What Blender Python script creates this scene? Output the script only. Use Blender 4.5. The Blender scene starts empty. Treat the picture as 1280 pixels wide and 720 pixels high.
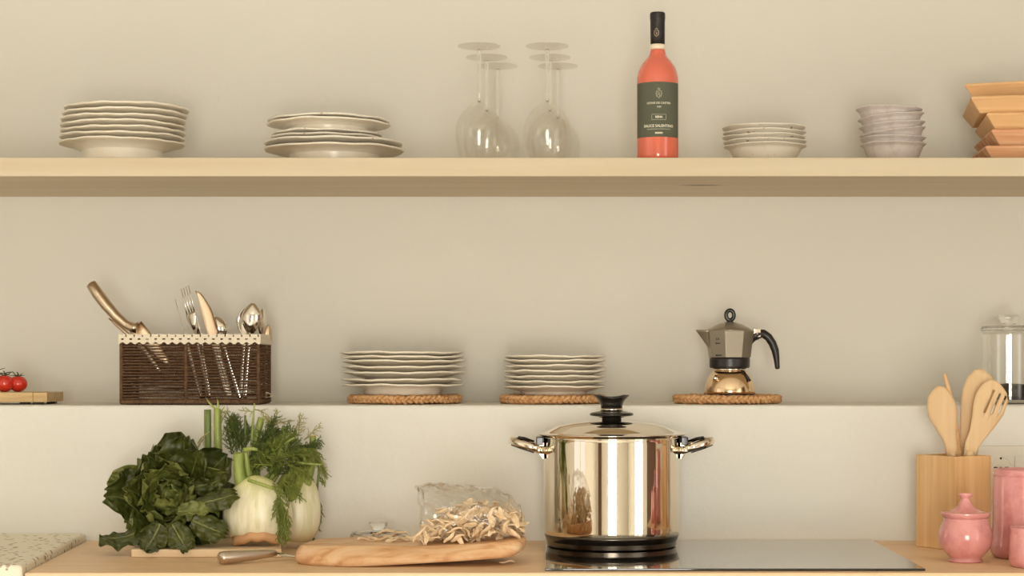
import bpy, bmesh, math, random
from mathutils import Vector, Matrix, noise

C = bpy.context.scene.collection
S = bpy.context.scene
PI = math.pi
F = 2300.0          # focal length in pixels of the 1280 wide frame
VX, HY = 680.0, 455.0
CAMZ = 1.236
LEDGE = 1.1599
SHELF = 1.6060
COUNTER = 0.9099
WALL_U, WALL_L = 3.70, 3.40

# ------------------------------------------------------------------ camera
cd = bpy.data.cameras.new('camera')
cam = bpy.data.objects.new('camera', cd)
C.objects.link(cam)
cam.location = (0, 0, CAMZ)
cam.rotation_euler = (PI / 2, 0, 0)
cd.sensor_width = 36
cd.lens = F / 1280 * 36
cd.shift_x = -(VX - 640) / 1280
cd.shift_y = (HY - 360) / 1280
cd.clip_start = 0.05
S.camera = cam

# ------------------------------------------------------------------ light
S.view_settings.view_transform = 'Standard'
S.view_settings.look = 'None'
S.view_settings.gamma = 1
S.view_settings.exposure = -0.04
S.view_settings.use_curve_mapping = False
S.cycles.transparent_max_bounces = 40
w = bpy.data.worlds.new('world')
S.world = w
w.use_nodes = True
w.node_tree.nodes['Background'].inputs[0].default_value = (1.0, 0.97, 0.90, 1)
w.node_tree.nodes['Background'].inputs[1].default_value = 1.0

def area(name, loc, rot, sx, sy, power, col):
    l = bpy.data.lights.new(name, 'AREA')
    l.shape = 'RECTANGLE'; l.size = sx; l.size_y = sy
    l.energy = power; l.color = col
    o = bpy.data.objects.new(name, l)
    C.objects.link(o)
    o.location = loc; o.rotation_euler = rot
    return o
LC = (1.0, 0.975, 0.90)
area('daylight_rear_window', (0.05, -2.42, .98), (PI / 2, 0, 0), 1.3, 1.8, 128, LC)
area('added_fill_left', (-2.82, 1.3, 1.15), (0, -PI / 2, 0), 2.1, 1.5, 2.5, LC)  # unseen window lamp added as side fill
area('added_fill_right', (2.82, 0.4, 1.15), (0, PI / 2, 0), 2.1, 1.5, 16, LC)  # second added lamp, fills from an unseen right window
sl = bpy.data.lights.new('added_sun', 'SUN'); sl.energy = 9; sl.angle = .02; sl.color = (1, .96, .88)  # added sun; its bounce off the floor lifts the shelf underside
so = bpy.data.objects.new('added_sun', sl); C.objects.link(so)
so.rotation_euler = Vector((-.72, .25, .65)).to_track_quat('Z', 'Y').to_euler()

# ------------------------------------------------------------------ helpers
def X(px, D): return (px - VX) * D / F
def Z(py, D): return CAMZ + (HY - py) * D / F
def P(px, py, D): return Vector((X(px, D), D, Z(py, D)))
rnd = random.Random(7)

class MB:
    def __init__(s): s.v = []; s.f = []; s.m = []; s.sm = []
    def quad(s, idx, mi=0, smooth=True):
        s.f.append(tuple(idx)); s.m.append(mi); s.sm.append(smooth)
    def add(s, co): s.v.append(tuple(co)); return len(s.v) - 1
    def lathe(s, prof, seg=64, c=(0, 0, 0), mi=0, smooth=True, wob=None, rot=0.0, M=None):
        if smooth:
            L = [math.dist(prof[i], prof[i + 1]) for i in range(len(prof) - 1)]
            np_ = [prof[0]]
            for i, l in enumerate(L):
                a_, b_ = prof[i], prof[i + 1]
                nb = min([L[k] for k in (i - 1, i + 1) if 0 <= k < len(L)] or [l])
                if l > .008 and l > 3 * nb:
                    for t in (.04, .96): np_.append((a_[0] + (b_[0] - a_[0]) * t, a_[1] + (b_[1] - a_[1]) * t))
                np_.append(b_)
            prof = np_
        b = len(s.v); n = len(prof)
        for i, (r, z) in enumerate(prof):
            for j in range(seg):
                a = 2 * PI * j / seg + rot
                rr, zz = r, z
                if wob: rr, zz = wob(r, z, a)
                p = Vector((c[0] + rr * math.cos(a), c[1] + rr * math.sin(a), c[2] + zz))
                if M: p = M @ p
                s.v.append(tuple(p))
        for i in range(n - 1):
            for j in range(seg):
                k = (j + 1) % seg
                s.quad((b + i * seg + j, b + i * seg + k, b + (i + 1) * seg + k, b + (i + 1) * seg + j), mi, smooth)
        for e, rev in ((0, True), (n - 1, False)):
            if prof[e][0] > 1e-5:
                f = [b + e * seg + j for j in range(seg)]
                s.quad(f[::-1] if rev else f, mi, False)
    def box(s, lo, hi, mi=0, M=None):
        b = len(s.v)
        for z in (lo[2], hi[2]):
            for x, y in ((lo[0], lo[1]), (hi[0], lo[1]), (hi[0], hi[1]), (lo[0], hi[1])):
                p = Vector((x, y, z))
                if M: p = M @ p
                s.v.append(tuple(p))
        for q in ((3, 2, 1, 0), (4, 5, 6, 7), (0, 1, 5, 4), (1, 2, 6, 5), (2, 3, 7, 6), (3, 0, 4, 7)):
            s.quad([b + i for i in q], mi, False)
    def tube(s, pts, rad, seg=8, mi=0, cap=True, flat=1.0, up=None, closed=False):
        pts = [Vector(p) for p in pts]; n = len(pts)
        if not hasattr(rad, '__len__'): rad = [rad] * n
        b = len(s.v); prev = None
        for i, p in enumerate(pts):
            if closed: t = pts[(i + 1) % n] - pts[i - 1]
            else: t = pts[min(i + 1, n - 1)] - pts[max(i - 1, 0)]
            if t.length < 1e-9: t = Vector((0, 0, 1))
            t.normalize()
            if prev is None:
                u = Vector(up) if up else (Vector((0, 0, 1)) if abs(t.z) < .9 else Vector((1, 0, 0)))
            else: u = prev
            a = t.cross(u)
            if a.length < 1e-6: a = t.orthogonal()
            a.normalize(); u = a.cross(t).normalized(); prev = u
            for j in range(seg):
                g = 2 * PI * j / seg
                s.v.append(tuple(p + a * math.cos(g) * rad[i] + u * math.sin(g) * rad[i] * flat))
        m = n if closed else n - 1
        for i in range(m):
            i2 = (i + 1) % n
            for j in range(seg):
                k = (j + 1) % seg
                s.quad((b + i * seg + j, b + i2 * seg + j, b + i2 * seg + k, b + i * seg + k)[::-1], mi)
        if cap and not closed:
            s.quad([b + j for j in range(seg)], mi, False)
            s.quad([b + (n - 1) * seg + j for j in range(seg)][::-1], mi, False)
    def prism(s, poly, z0, z1, mi=0, M=None):
        b = len(s.v); n = len(poly)
        for z in (z0, z1):
            for x, y in poly:
                p = Vector((x, y, z))
                if M: p = M @ p
                s.v.append(tuple(p))
        for i in range(n):
            j = (i + 1) % n
            s.quad((b + i, b + j, b + n + j, b + n + i), mi, False)
        s.quad([b + i for i in range(n)][::-1], mi, False)
        s.quad([b + n + i for i in range(n)], mi, False)
    def grid(s, fn, nu, nv, mi=0, closed_v=False):
        b = len(s.v)
        for i in range(nu + 1):
            for j in range(nv + (0 if closed_v else 1)):
                s.v.append(tuple(fn(i / nu, j / nv)))
        w_ = nv if closed_v else nv + 1
        for i in range(nu):
            for j in range(nv):
                k = (j + 1) % w_
                s.quad((b + i * w_ + j, b + i * w_ + k, b + (i + 1) * w_ + k, b + (i + 1) * w_ + j), mi)
    def build(s, name, mats, parent=None, loc=(0, 0, 0), rot=None, recalc=True):
        me = bpy.data.meshes.new(name)
        me.from_pydata(s.v, [], s.f)
        if not isinstance(mats, (list, tuple)): mats = [mats]
        for m in mats: me.materials.append(m)
        for p, mi, sm in zip(me.polygons, s.m, s.sm):
            p.material_index = mi; p.use_smooth = sm
        if recalc:
            bm = bmesh.new(); bm.from_mesh(me)
            bmesh.ops.recalc_face_normals(bm, faces=bm.faces)
            bm.to_mesh(me); bm.free()
        me.update()
        o = bpy.data.objects.new(name, me)
        C.objects.link(o)
        o.location = loc
        if rot: o.rotation_euler = rot
        if parent: o.parent = parent
        return o

def bevel(o, w_, seg=2, ang=30):
    m = o.modifiers.new('bevel', 'BEVEL'); m.width = w_; m.segments = seg
    m.limit_method = 'ANGLE'; m.angle_limit = math.radians(ang)
    for p in o.data.polygons: p.use_smooth = True
    n = o.modifiers.new('wn', 'WEIGHTED_NORMAL'); n.keep_sharp = True
    return o
def subsurf(o, l=1):
    m = o.modifiers.new('sub', 'SUBSURF'); m.levels = l; m.render_levels = l
    return o
def solid(o, t, off=0):
    m = o.modifiers.new('solid', 'SOLIDIFY'); m.thickness = t; m.offset = off
    return o
def tag(o, label, cat, group=None, kind=None):
    if label: o['label'] = label
    if cat: o['category'] = cat
    if group: o['group'] = group
    if kind: o['kind'] = kind
    return o
def empty(name, loc, label, cat, group=None, rz=0):
    o = bpy.data.objects.new(name, None)
    C.objects.link(o); o.location = loc; o.rotation_euler = (0, 0, rz)
    o.empty_display_size = .02
    return tag(o, label, cat, group)
def dup(root, loc, rot=None, label=None, scale=None):
    r = root.copy(); C.objects.link(r); r.location = loc
    if rot is not None: r.rotation_euler = rot
    if scale is not None: r.scale = scale
    if label: r['label'] = label
    for ch in list(root.children):
        c = ch.copy(); C.objects.link(c); c.parent = r
        for g in list(ch.children):
            d = g.copy(); C.objects.link(d); d.parent = c
    return r
def text_mb(txt, size, mat, name, parent, fn, bold=0.0, sub=0.0):
    """text converted to a mesh and mapped by fn(x, y, z) -> point"""
    cu = bpy.data.curves.new('t', 'FONT'); cu.body = txt; cu.size = size
    cu.align_x = 'CENTER'; cu.align_y = 'CENTER'; cu.offset = bold
    cu.extrude = 0.00006; cu.resolution_u = 3
    t = bpy.data.objects.new('t', cu); C.objects.link(t)
    bpy.context.view_layer.update()
    me = bpy.data.meshes.new_from_object(t.evaluated_get(bpy.context.evaluated_depsgraph_get()))
    bpy.data.objects.remove(t)
    for v in me.vertices: v.co = fn(*v.co)
    me.materials.clear(); me.materials.append(mat)
    o = bpy.data.objects.new(name, me); C.objects.link(o); o.parent = parent
    return o

# ------------------------------------------------------------------ materials
def srgb(r, g, b):
    f = lambda c: (c / 255) / 12.92 if c / 255 <= .04045 else (((c / 255) + .055) / 1.055) ** 2.4
    return (f(r), f(g), f(b), 1)
def mat(name, col, rough=.5, metal=0.0, spec=.5, **k):
    m = bpy.data.materials.new(name); m.use_nodes = True
    b = m.node_tree.nodes['Principled BSDF']
    b.inputs['Base Color'].default_value = col if len(col) == 4 else (*col, 1)
    b.inputs['Roughness'].default_value = rough
    b.inputs['Metallic'].default_value = metal
    b.inputs['Specular IOR Level'].default_value = spec
    for kk, v in k.items(): b.inputs[kk.replace('_', ' ')].default_value = v
    return m
def nd(m, t, **k):
    n = m.node_tree.nodes.new(t)
    for a, v in k.items(): setattr(n, a, v)
    return n
def ln(m, a, b): m.node_tree.links.new(a, b)
def bsdf(m): return m.node_tree.nodes['Principled BSDF']
def coords(m, scale=(1, 1, 1), rot=(0, 0, 0)):
    tc = nd(m, 'ShaderNodeTexCoord'); mp = nd(m, 'ShaderNodeMapping')
    mp.inputs['Scale'].default_value = scale; mp.inputs['Rotation'].default_value = rot
    ln(m, tc.outputs['Object'], mp.inputs['Vector']); return mp.outputs['Vector']
def noise_tex(m, vec, scale, detail=4, rough=.55, dist=0):
    n = nd(m, 'ShaderNodeTexNoise'); n.inputs['Scale'].default_value = scale
    n.inputs['Detail'].default_value = detail; n.inputs['Roughness'].default_value = rough
    n.inputs['Distortion'].default_value = dist
    ln(m, vec, n.inputs['Vector']); return n.outputs['Fac']
def ramp(m, fac, stops):
    r = nd(m, 'ShaderNodeValToRGB'); e = r.color_ramp.elements
    while len(e) < len(stops): e.new(.5)
    for el, (p, c) in zip(e, stops): el.position = p; el.color = c
    ln(m, fac, r.inputs['Fac']); return r.outputs['Color']
def mix(m, fac, a, b, mode='MIX'):
    n = nd(m, 'ShaderNodeMix', data_type='RGBA', blend_type=mode)
    if hasattr(fac, 'links'): ln(m, fac, n.inputs[0])
    else: n.inputs[0].default_value = fac
    for v, i in ((a, 6), (b, 7)):
        if hasattr(v, 'links'): ln(m, v, n.inputs[i])
        else: n.inputs[i].default_value = v
    return n.outputs[2]
def bump(m, h, strength=.3, dist=.002):
    b = nd(m, 'ShaderNodeBump'); b.inputs['Strength'].default_value = strength
    b.inputs['Distance'].default_value = dist
    ln(m, h, b.inputs['Height']); ln(m, b.outputs['Normal'], bsdf(m).inputs['Normal'])
def setcol(m, c): ln(m, c, bsdf(m).inputs['Base Color'])

def plaster(name, col, scale=60, st=.25):
    m = mat(name, col, .9, spec=.15)
    v = coords(m)
    a = noise_tex(m, v, 1.3, 3); c2 = tuple(x * .95 for x in col[:3]) + (1,)
    setcol(m, ramp(m, a, [(.3, c2), (.7, col)]))
    bump(m, noise_tex(m, v, scale, 6, .65), st, .0025)
    return m
def wood(name, light, dark, axis='x', scale=1.0, rough=.55, contrast=1.0, knots=0, streak=26):
    m = mat(name, light, rough, spec=.3)
    sc = {'x': (1.2, streak, streak), 'y': (streak, 1.2, streak), 'z': (streak, streak, 1.2)}[axis]
    v = coords(m, tuple(s_ * scale for s_ in sc))
    g = noise_tex(m, v, 1.6, 6, .6, .35)
    mid = tuple((a + b) / 2 for a, b in zip(light, dark))
    c = ramp(m, g, [(.3, dark), (.5, mid), (.68, light)])
    if knots:
        v2 = coords(m, {'x': (.35, 1.4, 1.4), 'y': (1.4, .35, 1.4), 'z': (1.4, 1.4, .35)}[axis])
        vo = nd(m, 'ShaderNodeTexVoronoi'); vo.inputs['Scale'].default_value = knots
        ln(m, v2, vo.inputs['Vector'])
        kd = tuple(x * .35 for x in dark[:3]) + (1,)
        kc = ramp(m, vo.outputs['Distance'], [(.03, (1, 1, 1, 1)), (.06, (0, 0, 0, 1))])
        c = mix(m, kc, c, kd)
    setcol(m, c)
    bump(m, g, .12 * contrast, .001)
    return m

M = {}
M['wall'] = plaster('cream_plaster', (.76, .72, .635, 1), 55, .22)
M['wall_rough'] = plaster('rough_cream_plaster', (.83, .80, .72, 1), 42, .5)  # paler than the upper wall, standing in for stronger light down there
M['room'] = mat('room_paint', (.85, .82, .75), .9)
M['ceil'] = mat('ceiling_paint', (.82, .79, .73), .9)
M['floor'] = plaster('pale_stone_floor', (.82, .78, .71, 1), 12, .1)
M['pine'] = wood('pine', (.68, .57, .405, 1), (.62, .50, .33, 1), 'x', .8, .6, 1, 3.4)
M['counter'] = wood('oak_worktop', (.90, .64, .40, 1), (.80, .53, .30, 1), 'x', 1.2, .45)
M['bamboo'] = wood('bamboo', (.88, .57, .29, 1), (.75, .42, .18, 1), 'z', 1.6, .5, 1, 9)
M['board'] = wood('pale_board', (.86, .66, .43, 1), (.78, .56, .34, 1), 'x', 1.5, .55)
M['tomato_board'] = wood('striped_board', (.72, .52, .27, 1), (.52, .33, .14, 1), 'x', 2.5, .5)
M['tray'] = wood('tray_wood', (.84, .54, .27, 1), (.74, .41, .18, 1), 'x', 1.6, .5)
M['tray_red'] = wood('tray_wood_red', (.84, .56, .31, 1), (.62, .22, .11, 1), 'x', 1.2, .5)
M['spoonwood'] = wood('beech', (.80, .57, .33, 1), (.70, .46, .24, 1), 'z', 1.2, .6)
# olive board: swirling grain
m = mat('olive_wood', (.7, .45, .25), .5, spec=.35)
v = coords(m, (3, 9, 14)); n1 = noise_tex(m, v, 2.0, 8, .6, 2.2)
setcol(m, ramp(m, n1, [(.3, (.50, .22, .09, 1)), (.42, (.70, .38, .18, 1)), (.55, (.80, .51, .28, 1)), (.75, (.85, .62, .39, 1))]))
bump(m, n1, .2, .001); M['olive'] = m
# ceramic mottled by noise between two tones
def ceramic(name, c1, c2, rough=.28):
    m = mat(name, c1, rough, spec=.5)
    setcol(m, ramp(m, noise_tex(m, coords(m), 30, 5, .7), [(.35, c2), (.55, c1)])); return m
M['plate'] = ceramic('cream_glaze', (.90, .82, .68, 1), (.87, .76, .60, 1))  # warm tones put the orange tint of shadows into the glaze
M['plate_dec'] = None
m = mat('speckled_glaze', (.84, .77, .65), .3)
n1 = noise_tex(m, coords(m), 75, 3, .6)
setcol(m, ramp(m, n1, [(.30, (.45, .22, .12, 1)), (.36, (.84, .77, .65, 1)), (1, (.86, .79, .67, 1))])); M['plate_dec'] = m
M['lilac'] = ceramic('lilac_glaze', (.68, .60, .56, 1), (.56, .47, .43, 1), .4)
M['pink'] = ceramic('pink_glaze', (.78, .33, .31, 1), (.66, .24, .23, 1), .22)
bsdf(M['pink']).inputs['Coat Weight'].default_value = .6
bsdf(M['pink']).inputs['Coat Roughness'].default_value = .1
# glass
def glass(name, col=(1, 1, 1), edge=.7, rough=0, base=.035):
    m = bpy.data.materials.new(name); m.use_nodes = True
    nt = m.node_tree; nt.nodes.clear()
    out = nt.nodes.new('ShaderNodeOutputMaterial')
    tr = nt.nodes.new('ShaderNodeBsdfTransparent'); tr.inputs[0].default_value = (*col, 1)
    gl = nt.nodes.new('ShaderNodeBsdfGlossy'); gl.inputs['Roughness'].default_value = max(rough, .02)
    gl.inputs['Color'].default_value = (1, 1, 1, 1)
    lw = nt.nodes.new('ShaderNodeLayerWeight'); lw.inputs['Blend'].default_value = .5
    pw = nt.nodes.new('ShaderNodeMath'); pw.operation = 'POWER'; pw.inputs[1].default_value = 3.2
    ma = nt.nodes.new('ShaderNodeMath'); ma.operation = 'MULTIPLY_ADD'; ma.inputs[1].default_value = edge; ma.inputs[2].default_value = base
    nt.links.new(lw.outputs['Facing'], pw.inputs[0]); nt.links.new(pw.outputs[0], ma.inputs[0])
    mx = nt.nodes.new('ShaderNodeMixShader')
    nt.links.new(ma.outputs[0], mx.inputs[0]); nt.links.new(tr.outputs[0], mx.inputs[1])
    nt.links.new(gl.outputs[0], mx.inputs[2]); nt.links.new(mx.outputs[0], out.inputs[0])
    return m
M['glass'] = glass('thin_glass', (.985, .983, .975), .42, 0, .025)
M['jarglass'] = glass('jar_glass', (.982, .978, .968), .7, 0, .045)
M['footglass'] = glass('foot_glass', (.925, .91, .88), .35, 0, .03)
M['plastic'] = glass('clear_plastic_film', (.975, .965, .945), .95, .18, .085)
M['stemglass'] = mat('solid_glass', (.97, .97, .95), .02, 0, .5, Transmission_Weight=1.0, IOR=1.45)
M['wine'] = mat('rose_wine', (.95, .30, .22), .05, 0, .5)
m = mat('rose_wine_bottle', (.80, .17, .10), .1, 0, .5, Coat_Weight=.5, Coat_Roughness=.03, Transmission_Weight=.1)
M['wine'] = m
M['neckglass'] = mat('neck_glass', (.9, .75, .55), .04, 0, .5, Coat_Weight=.5)
m = mat('green_label', (.115, .118, .08), .75, spec=.2); M['label'] = m
M['print'] = mat('label_print', (.72, .66, .5), .6)
M['cap'] = mat('black_capsule', (.014, .010, .008), .42)
M['black'] = mat('black_plastic', (.014, .011, .009), .35)
M['blackgloss'] = mat('black_phenolic', (.012, .010, .008), .22)
M['hob'] = mat('hob_glass', (.012, .011, .010), .045, 0, .6, Coat_Weight=1.0, Coat_Roughness=.02)
M['hobedge'] = mat('hob_edge', (.01, .009, .008), .3)
M['steel'] = mat('polished_steel', (.82, .73, .60), .045, 1.0)
M['steel_dark'] = mat('base_ring_steel', (.12, .10, .08), .22, 1.0)
M['satin'] = mat('satin_steel', (.62, .52, .42), .34, 1.0)
M['tan_steel'] = mat('tan_satin_steel', (.60, .47, .34), .32, 1.0)
M['cutlery'] = mat('cutlery_steel', (.80, .74, .65), .1, 1.0)
M['blade'] = mat('blade_steel', (.74, .56, .39), .28, 1.0)  # tan tint stands in for warm reflections on the steel
M['alu'] = mat('anthracite_aluminium', (.37, .32, .25), .36, .85)
M['warm_tinted_steel'] = mat('warm_polished_steel', (.84, .62, .40), .12, 1.0)  # coppery colour paints warm room reflections onto plain steel
m = mat('straw', (.70, .38, .17), .8, spec=.2)
n1 = noise_tex(m, coords(m), 120, 5, .7)
setcol(m, ramp(m, n1, [(.3, (.42, .19, .07, 1)), (.5, (.66, .36, .16, 1)), (.72, (.80, .52, .28, 1))])); bump(m, n1, .5, .002); M['straw'] = m
m = mat('brown_paper_cord', (.12, .055, .03), .85, spec=.15)
n1 = noise_tex(m, coords(m), 150, 4, .6)
setcol(m, ramp(m, n1, [(.3, (.085, .045, .024, 1)), (.7, (.20, .11, .06, 1))])); M['cord'] = m
M['lace'] = mat('lace', (.78, .68, .52), .85)
m = mat('terrazzo', (.8, .7, .52), .55)
v = coords(m); vo = nd(m, 'ShaderNodeTexVoronoi'); vo.inputs['Scale'].default_value = 78; ln(m, v, vo.inputs['Vector'])
n1 = noise_tex(m, v, 30, 3)
spot = ramp(m, vo.outputs['Distance'], [(.30, (1, 1, 1, 1)), (.37, (0, 0, 0, 1))])
gate = ramp(m, nd(m, 'ShaderNodeSeparateColor').outputs[0], [(0, (0, 0, 0, 1)), (1, (1, 1, 1, 1))])
sc_ = [n for n in m.node_tree.nodes if n.type == 'SEPARATE_COLOR'][0]; ln(m, vo.outputs['Color'], sc_.inputs[0])
g2 = [n for n in m.node_tree.nodes if n.type == 'VALTORGB'][-1]
g2.color_ramp.elements[0].position = .34; g2.color_ramp.elements[1].position = .38
ff = mix(m, 1.0, spot, gate, 'MULTIPLY')
chip = ramp(m, sc_.outputs[1], [(.0, (.28, .14, .06, 1)), (.45, (.42, .28, .14, 1)), (.6, (.55, .45, .33, 1)), (1, (.35, .16, .07, 1))])
vb = nd(m, 'ShaderNodeTexVoronoi'); vb.inputs['Scale'].default_value = 260; ln(m, v, vb.inputs['Vector'])
sp2 = ramp(m, vb.outputs['Distance'], [(.16, (1, 1, 1, 1)), (.24, (0, 0, 0, 1))])
base = mix(m, .0, (.80, .70, .50, 1), (.80, .70, .50, 1))
base = mix(m, mix(m, 1.0, sp2, (.5, .5, .5, 1), 'MULTIPLY'), (.88, .80, .63, 1), (.70, .56, .36, 1))
setcol(m, mix(m, ff, base, chip)); M['terrazzo'] = m
# vegetables
def leafmat(name, a, b, c):
    m = mat(name, b, .42, spec=.45)
    n1 = noise_tex(m, coords(m), 28, 5, .6, .4)
    setcol(m, ramp(m, n1, [(.3, a), (.52, b), (.75, c)]))
    vo = nd(m, 'ShaderNodeTexVoronoi', feature='SMOOTH_F1'); vo.inputs['Scale'].default_value = 90; ln(m, coords(m), vo.inputs['Vector'])
    bump(m, vo.outputs['Distance'], .8, .005)
    bsdf(m).inputs['Transmission Weight'].default_value = 0
    return m
M['leaf_dark'] = leafmat('dark_lettuce_leaf', (.032, .040, .006, 1), (.060, .070, .010, 1), (.11, .12, .022, 1))
M['leaf_mid'] = leafmat('mid_lettuce_leaf', (.060, .075, .011, 1), (.14, .155, .026, 1), (.25, .245, .06, 1))
M['leaf_light'] = leafmat('pale_lettuce_leaf', (.22, .23, .04, 1), (.38, .36, .09, 1), (.52, .46, .16, 1))
M['leaf_under'] = leafmat('lettuce_leaf_underside', (.085, .10, .02, 1), (.14, .155, .035, 1), (.22, .225, .06, 1))
M['rib'] = mat('leaf_rib', (.20, .21, .06), .5)
m = mat('fennel_bulb', (.8, .76, .5), .32, spec=.5)
tc = nd(m, 'ShaderNodeTexCoord'); sp = nd(m, 'ShaderNodeSeparateXYZ'); ln(m, tc.outputs['Object'], sp.inputs[0])
mr = nd(m, 'ShaderNodeMapRange'); mr.inputs[1].default_value = -.055; mr.inputs[2].default_value = .075; ln(m, sp.outputs[2], mr.inputs[0])
c = ramp(m, mr.outputs[0], [(.0, (.74, .55, .28, 1)), (.22, (.92, .83, .62, 1)), (.66, (.90, .82, .58, 1)), (.88, (.74, .70, .30, 1)), (1, (.42, .48, .10, 1))])
vv = coords(m, (60, 60, 5)); n1 = noise_tex(m, vv, 1.5, 3, .5, .3)
c = mix(m, mix(m, 1.0, ramp(m, n1, [(.45, (0, 0, 0, 1)), (.6, (1, 1, 1, 1))]), (.5, .5, .5, 1), 'MULTIPLY'), c, (.62, .60, .28, 1))
setcol(m, c); bump(m, n1, .4, .002); M['bulb'] = m
m = mat('fennel_stalk', (.3, .36, .07), .4)
n1 = noise_tex(m, coords(m, (90, 90, 6)), 1.5, 3)
setcol(m, ramp(m, n1, [(.35, (.20, .27, .045, 1)), (.65, (.38, .42, .10, 1))])); bump(m, n1, .4, .002); M['stalk'] = m
m = mat('fennel_stalk_dark', (.2, .25, .06), .45)
n1 = noise_tex(m, coords(m, (90, 90, 6)), 1.5, 3)
setcol(m, ramp(m, n1, [(.35, (.11, .16, .035, 1)), (.65, (.22, .27, .07, 1))])); bump(m, n1, .4, .002); M['stalk_dark'] = m
M['frond'] = mat('fennel_frond', (.20, .24, .035), .5)
M['frond_dark'] = mat('fennel_frond_dark', (.10, .135, .022), .5)
M['frond_dry'] = mat('fennel_frond_pale', (.42, .38, .13), .6)
M['rootcut'] = mat('fennel_root_cut', (.66, .36, .17), .6)
M['tomato'] = mat('tomato_skin', (.62, .03, .015), .22, 0, .5, Coat_Weight=.3)
M['vine'] = mat('tomato_vine', (.07, .07, .02), .6)
m = mat('dry_pasta', (.9, .7, .46), .6, spec=.25)
n1 = noise_tex(m, coords(m), 60, 4)
setcol(m, ramp(m, n1, [(.3, (.84, .58, .33, 1)), (.6, (.93, .75, .51, 1))])); M['pasta'] = m
M['coffee'] = mat('ground_coffee', (.02, .012, .008), .9)
bump(M['coffee'], noise_tex(M['coffee'], coords(M['coffee']), 300, 4), .8, .002)
M['socket'] = mat('socket_plastic', (.78, .73, .62), .45)
M['dark'] = mat('hole_shade_and_print', (.01, .008, .006), .8)
M['cabinet'] = mat('cabinet_paint', (.72, .63, .5), .5)
M['doorwood'] = mat('brown_door', (.13, .06, .03), .4)

# ------------------------------------------------------------------ room
def struct(name, mb, m_, **k):
    o = mb.build(name, m_, **k); o['kind'] = 'structure'; return o
RX, RY, RZ = 2.7, -2.3, 2.75
mb = MB(); mb.box((-RX - .1, RY - .1, -.1), (RX + .1, WALL_U + .1, 0)); struct('floor', mb, M['floor'])
mb = MB(); mb.box((-RX - .1, RY - .1, RZ), (RX + .1, WALL_U + .1, RZ + .1)); struct('ceiling', mb, M['ceil'])
mb = MB(); mb.box((-RX, WALL_U, 0), (RX, WALL_U + .1, RZ)); struct('wall_front', mb, M['wall'])
# bulkhead with a softly rounded, slightly uneven plaster nose forms the ledge
mb = MB()
NX = 180
prof = [(WALL_L, 0.0), (WALL_L, LEDGE - .05)]
for k in range(7):
    a = PI / 2 * k / 6
    prof.append((WALL_L + .007 - .007 * math.cos(a), LEDGE - .007 + .007 * math.sin(a)))
prof += [(WALL_L + .05, LEDGE), (WALL_U, LEDGE)]
def lf(u, v_):
    x = -RX + 2 * RX * u
    i = v_ * (len(prof) - 1); k = int(round(i)); y, z = prof[k]
    if 1 < k < len(prof) - 2: y += .0012 * noise.noise(Vector((x * 9, 0, 3))); z -= .0007 * abs(noise.noise(Vector((x * 7, 5, 3))))
    return (x, y, z)
mb.grid(lf, NX, len(prof) - 1)
struct('wall_ledge', mb, M['wall_rough'])
# side walls with unseen windows added for fill, rear wall with a glazed door
def wall_with_hole(name, axis, pos, a0, a1, h0, h1, z0, z1, th):
    mb = MB()
    def bx(p0, p1, q0, q1):
        if axis == 'x': mb.box((min(pos, pos + th), p0, q0), (max(pos, pos + th), p1, q1))
        else: mb.box((p0, min(pos, pos + th), q0), (p1, max(pos, pos + th), q1))
    bx(a0, h0, 0, RZ); bx(h1, a1, 0, RZ); bx(h0, h1, 0, z0); bx(h0, h1, z1, RZ)
    return struct(name, mb, M['room'])
wall_with_hole('wall_left', 'x', -RX, RY, WALL_U + .1, .5, 2.1, .05, 2.25, -.1)
wall_with_hole('wall_right', 'x', RX, RY, WALL_U + .1, -.4, 1.2, .05, 2.25, .1)
wall_with_hole('wall_rear', 'y', RY, -RX - .1, RX + .1, -.6, .7, .05, 1.9, -.1)
def window(name, axis, pos, h0, h1, z0, z1, mull=1):
    mb = MB(); w_ = .05
    def bx(p0, p1, q0, q1):
        if axis == 'x': mb.box((pos - .02, p0, q0), (pos + .02, p1, q1))
        else: mb.box((p0, pos - .02, q0), (p1, pos + .02, q1))
    bx(h0, h0 + w_, z0, z1); bx(h1 - w_, h1, z0, z1); bx(h0, h1, z0, z0 + w_); bx(h0, h1, z1 - w_, z1)
    for i in range(mull):
        c_ = h0 + (h1 - h0) * (i + 1) / (mull + 1); bx(c_ - .03, c_ + .03, z0, z1)
    return struct(name, mb, M['cabinet'])
window('added_window_1', 'x', -RX - .01, .5, 2.1, .05, 2.25)
window('added_window_2', 'x', RX + .01, -.4, 1.2, .05, 2.25)
window('window_3', 'y', RY - .01, -.6, .7, .05, 1.9, 1)
mb = MB(); mb.box((RX - .05, 1.7, 0), (RX, 2.6, 2.1)); dr = struct('door_1', mb, M['doorwood'])
h_ = MB(); h_.tube([(RX - .06, 1.8, 1.0), (RX - .10, 1.8, 1.0), (RX - .10, 1.92, 1.0)], .009); h_.build('door_handle', M['satin'], dr)
mb = MB(); mb.box((-2.35, RY, 0), (-1.75, RY + .05, 2.1)); dr = struct('door_2', mb, M['doorwood'])
h_ = MB(); h_.tube([(-1.82, RY + .045, 1.0), (-1.82, RY + .10, 1.0), (-1.94, RY + .10, 1.0)], .009); h_.build('door_handle', M['satin'], dr)

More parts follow.
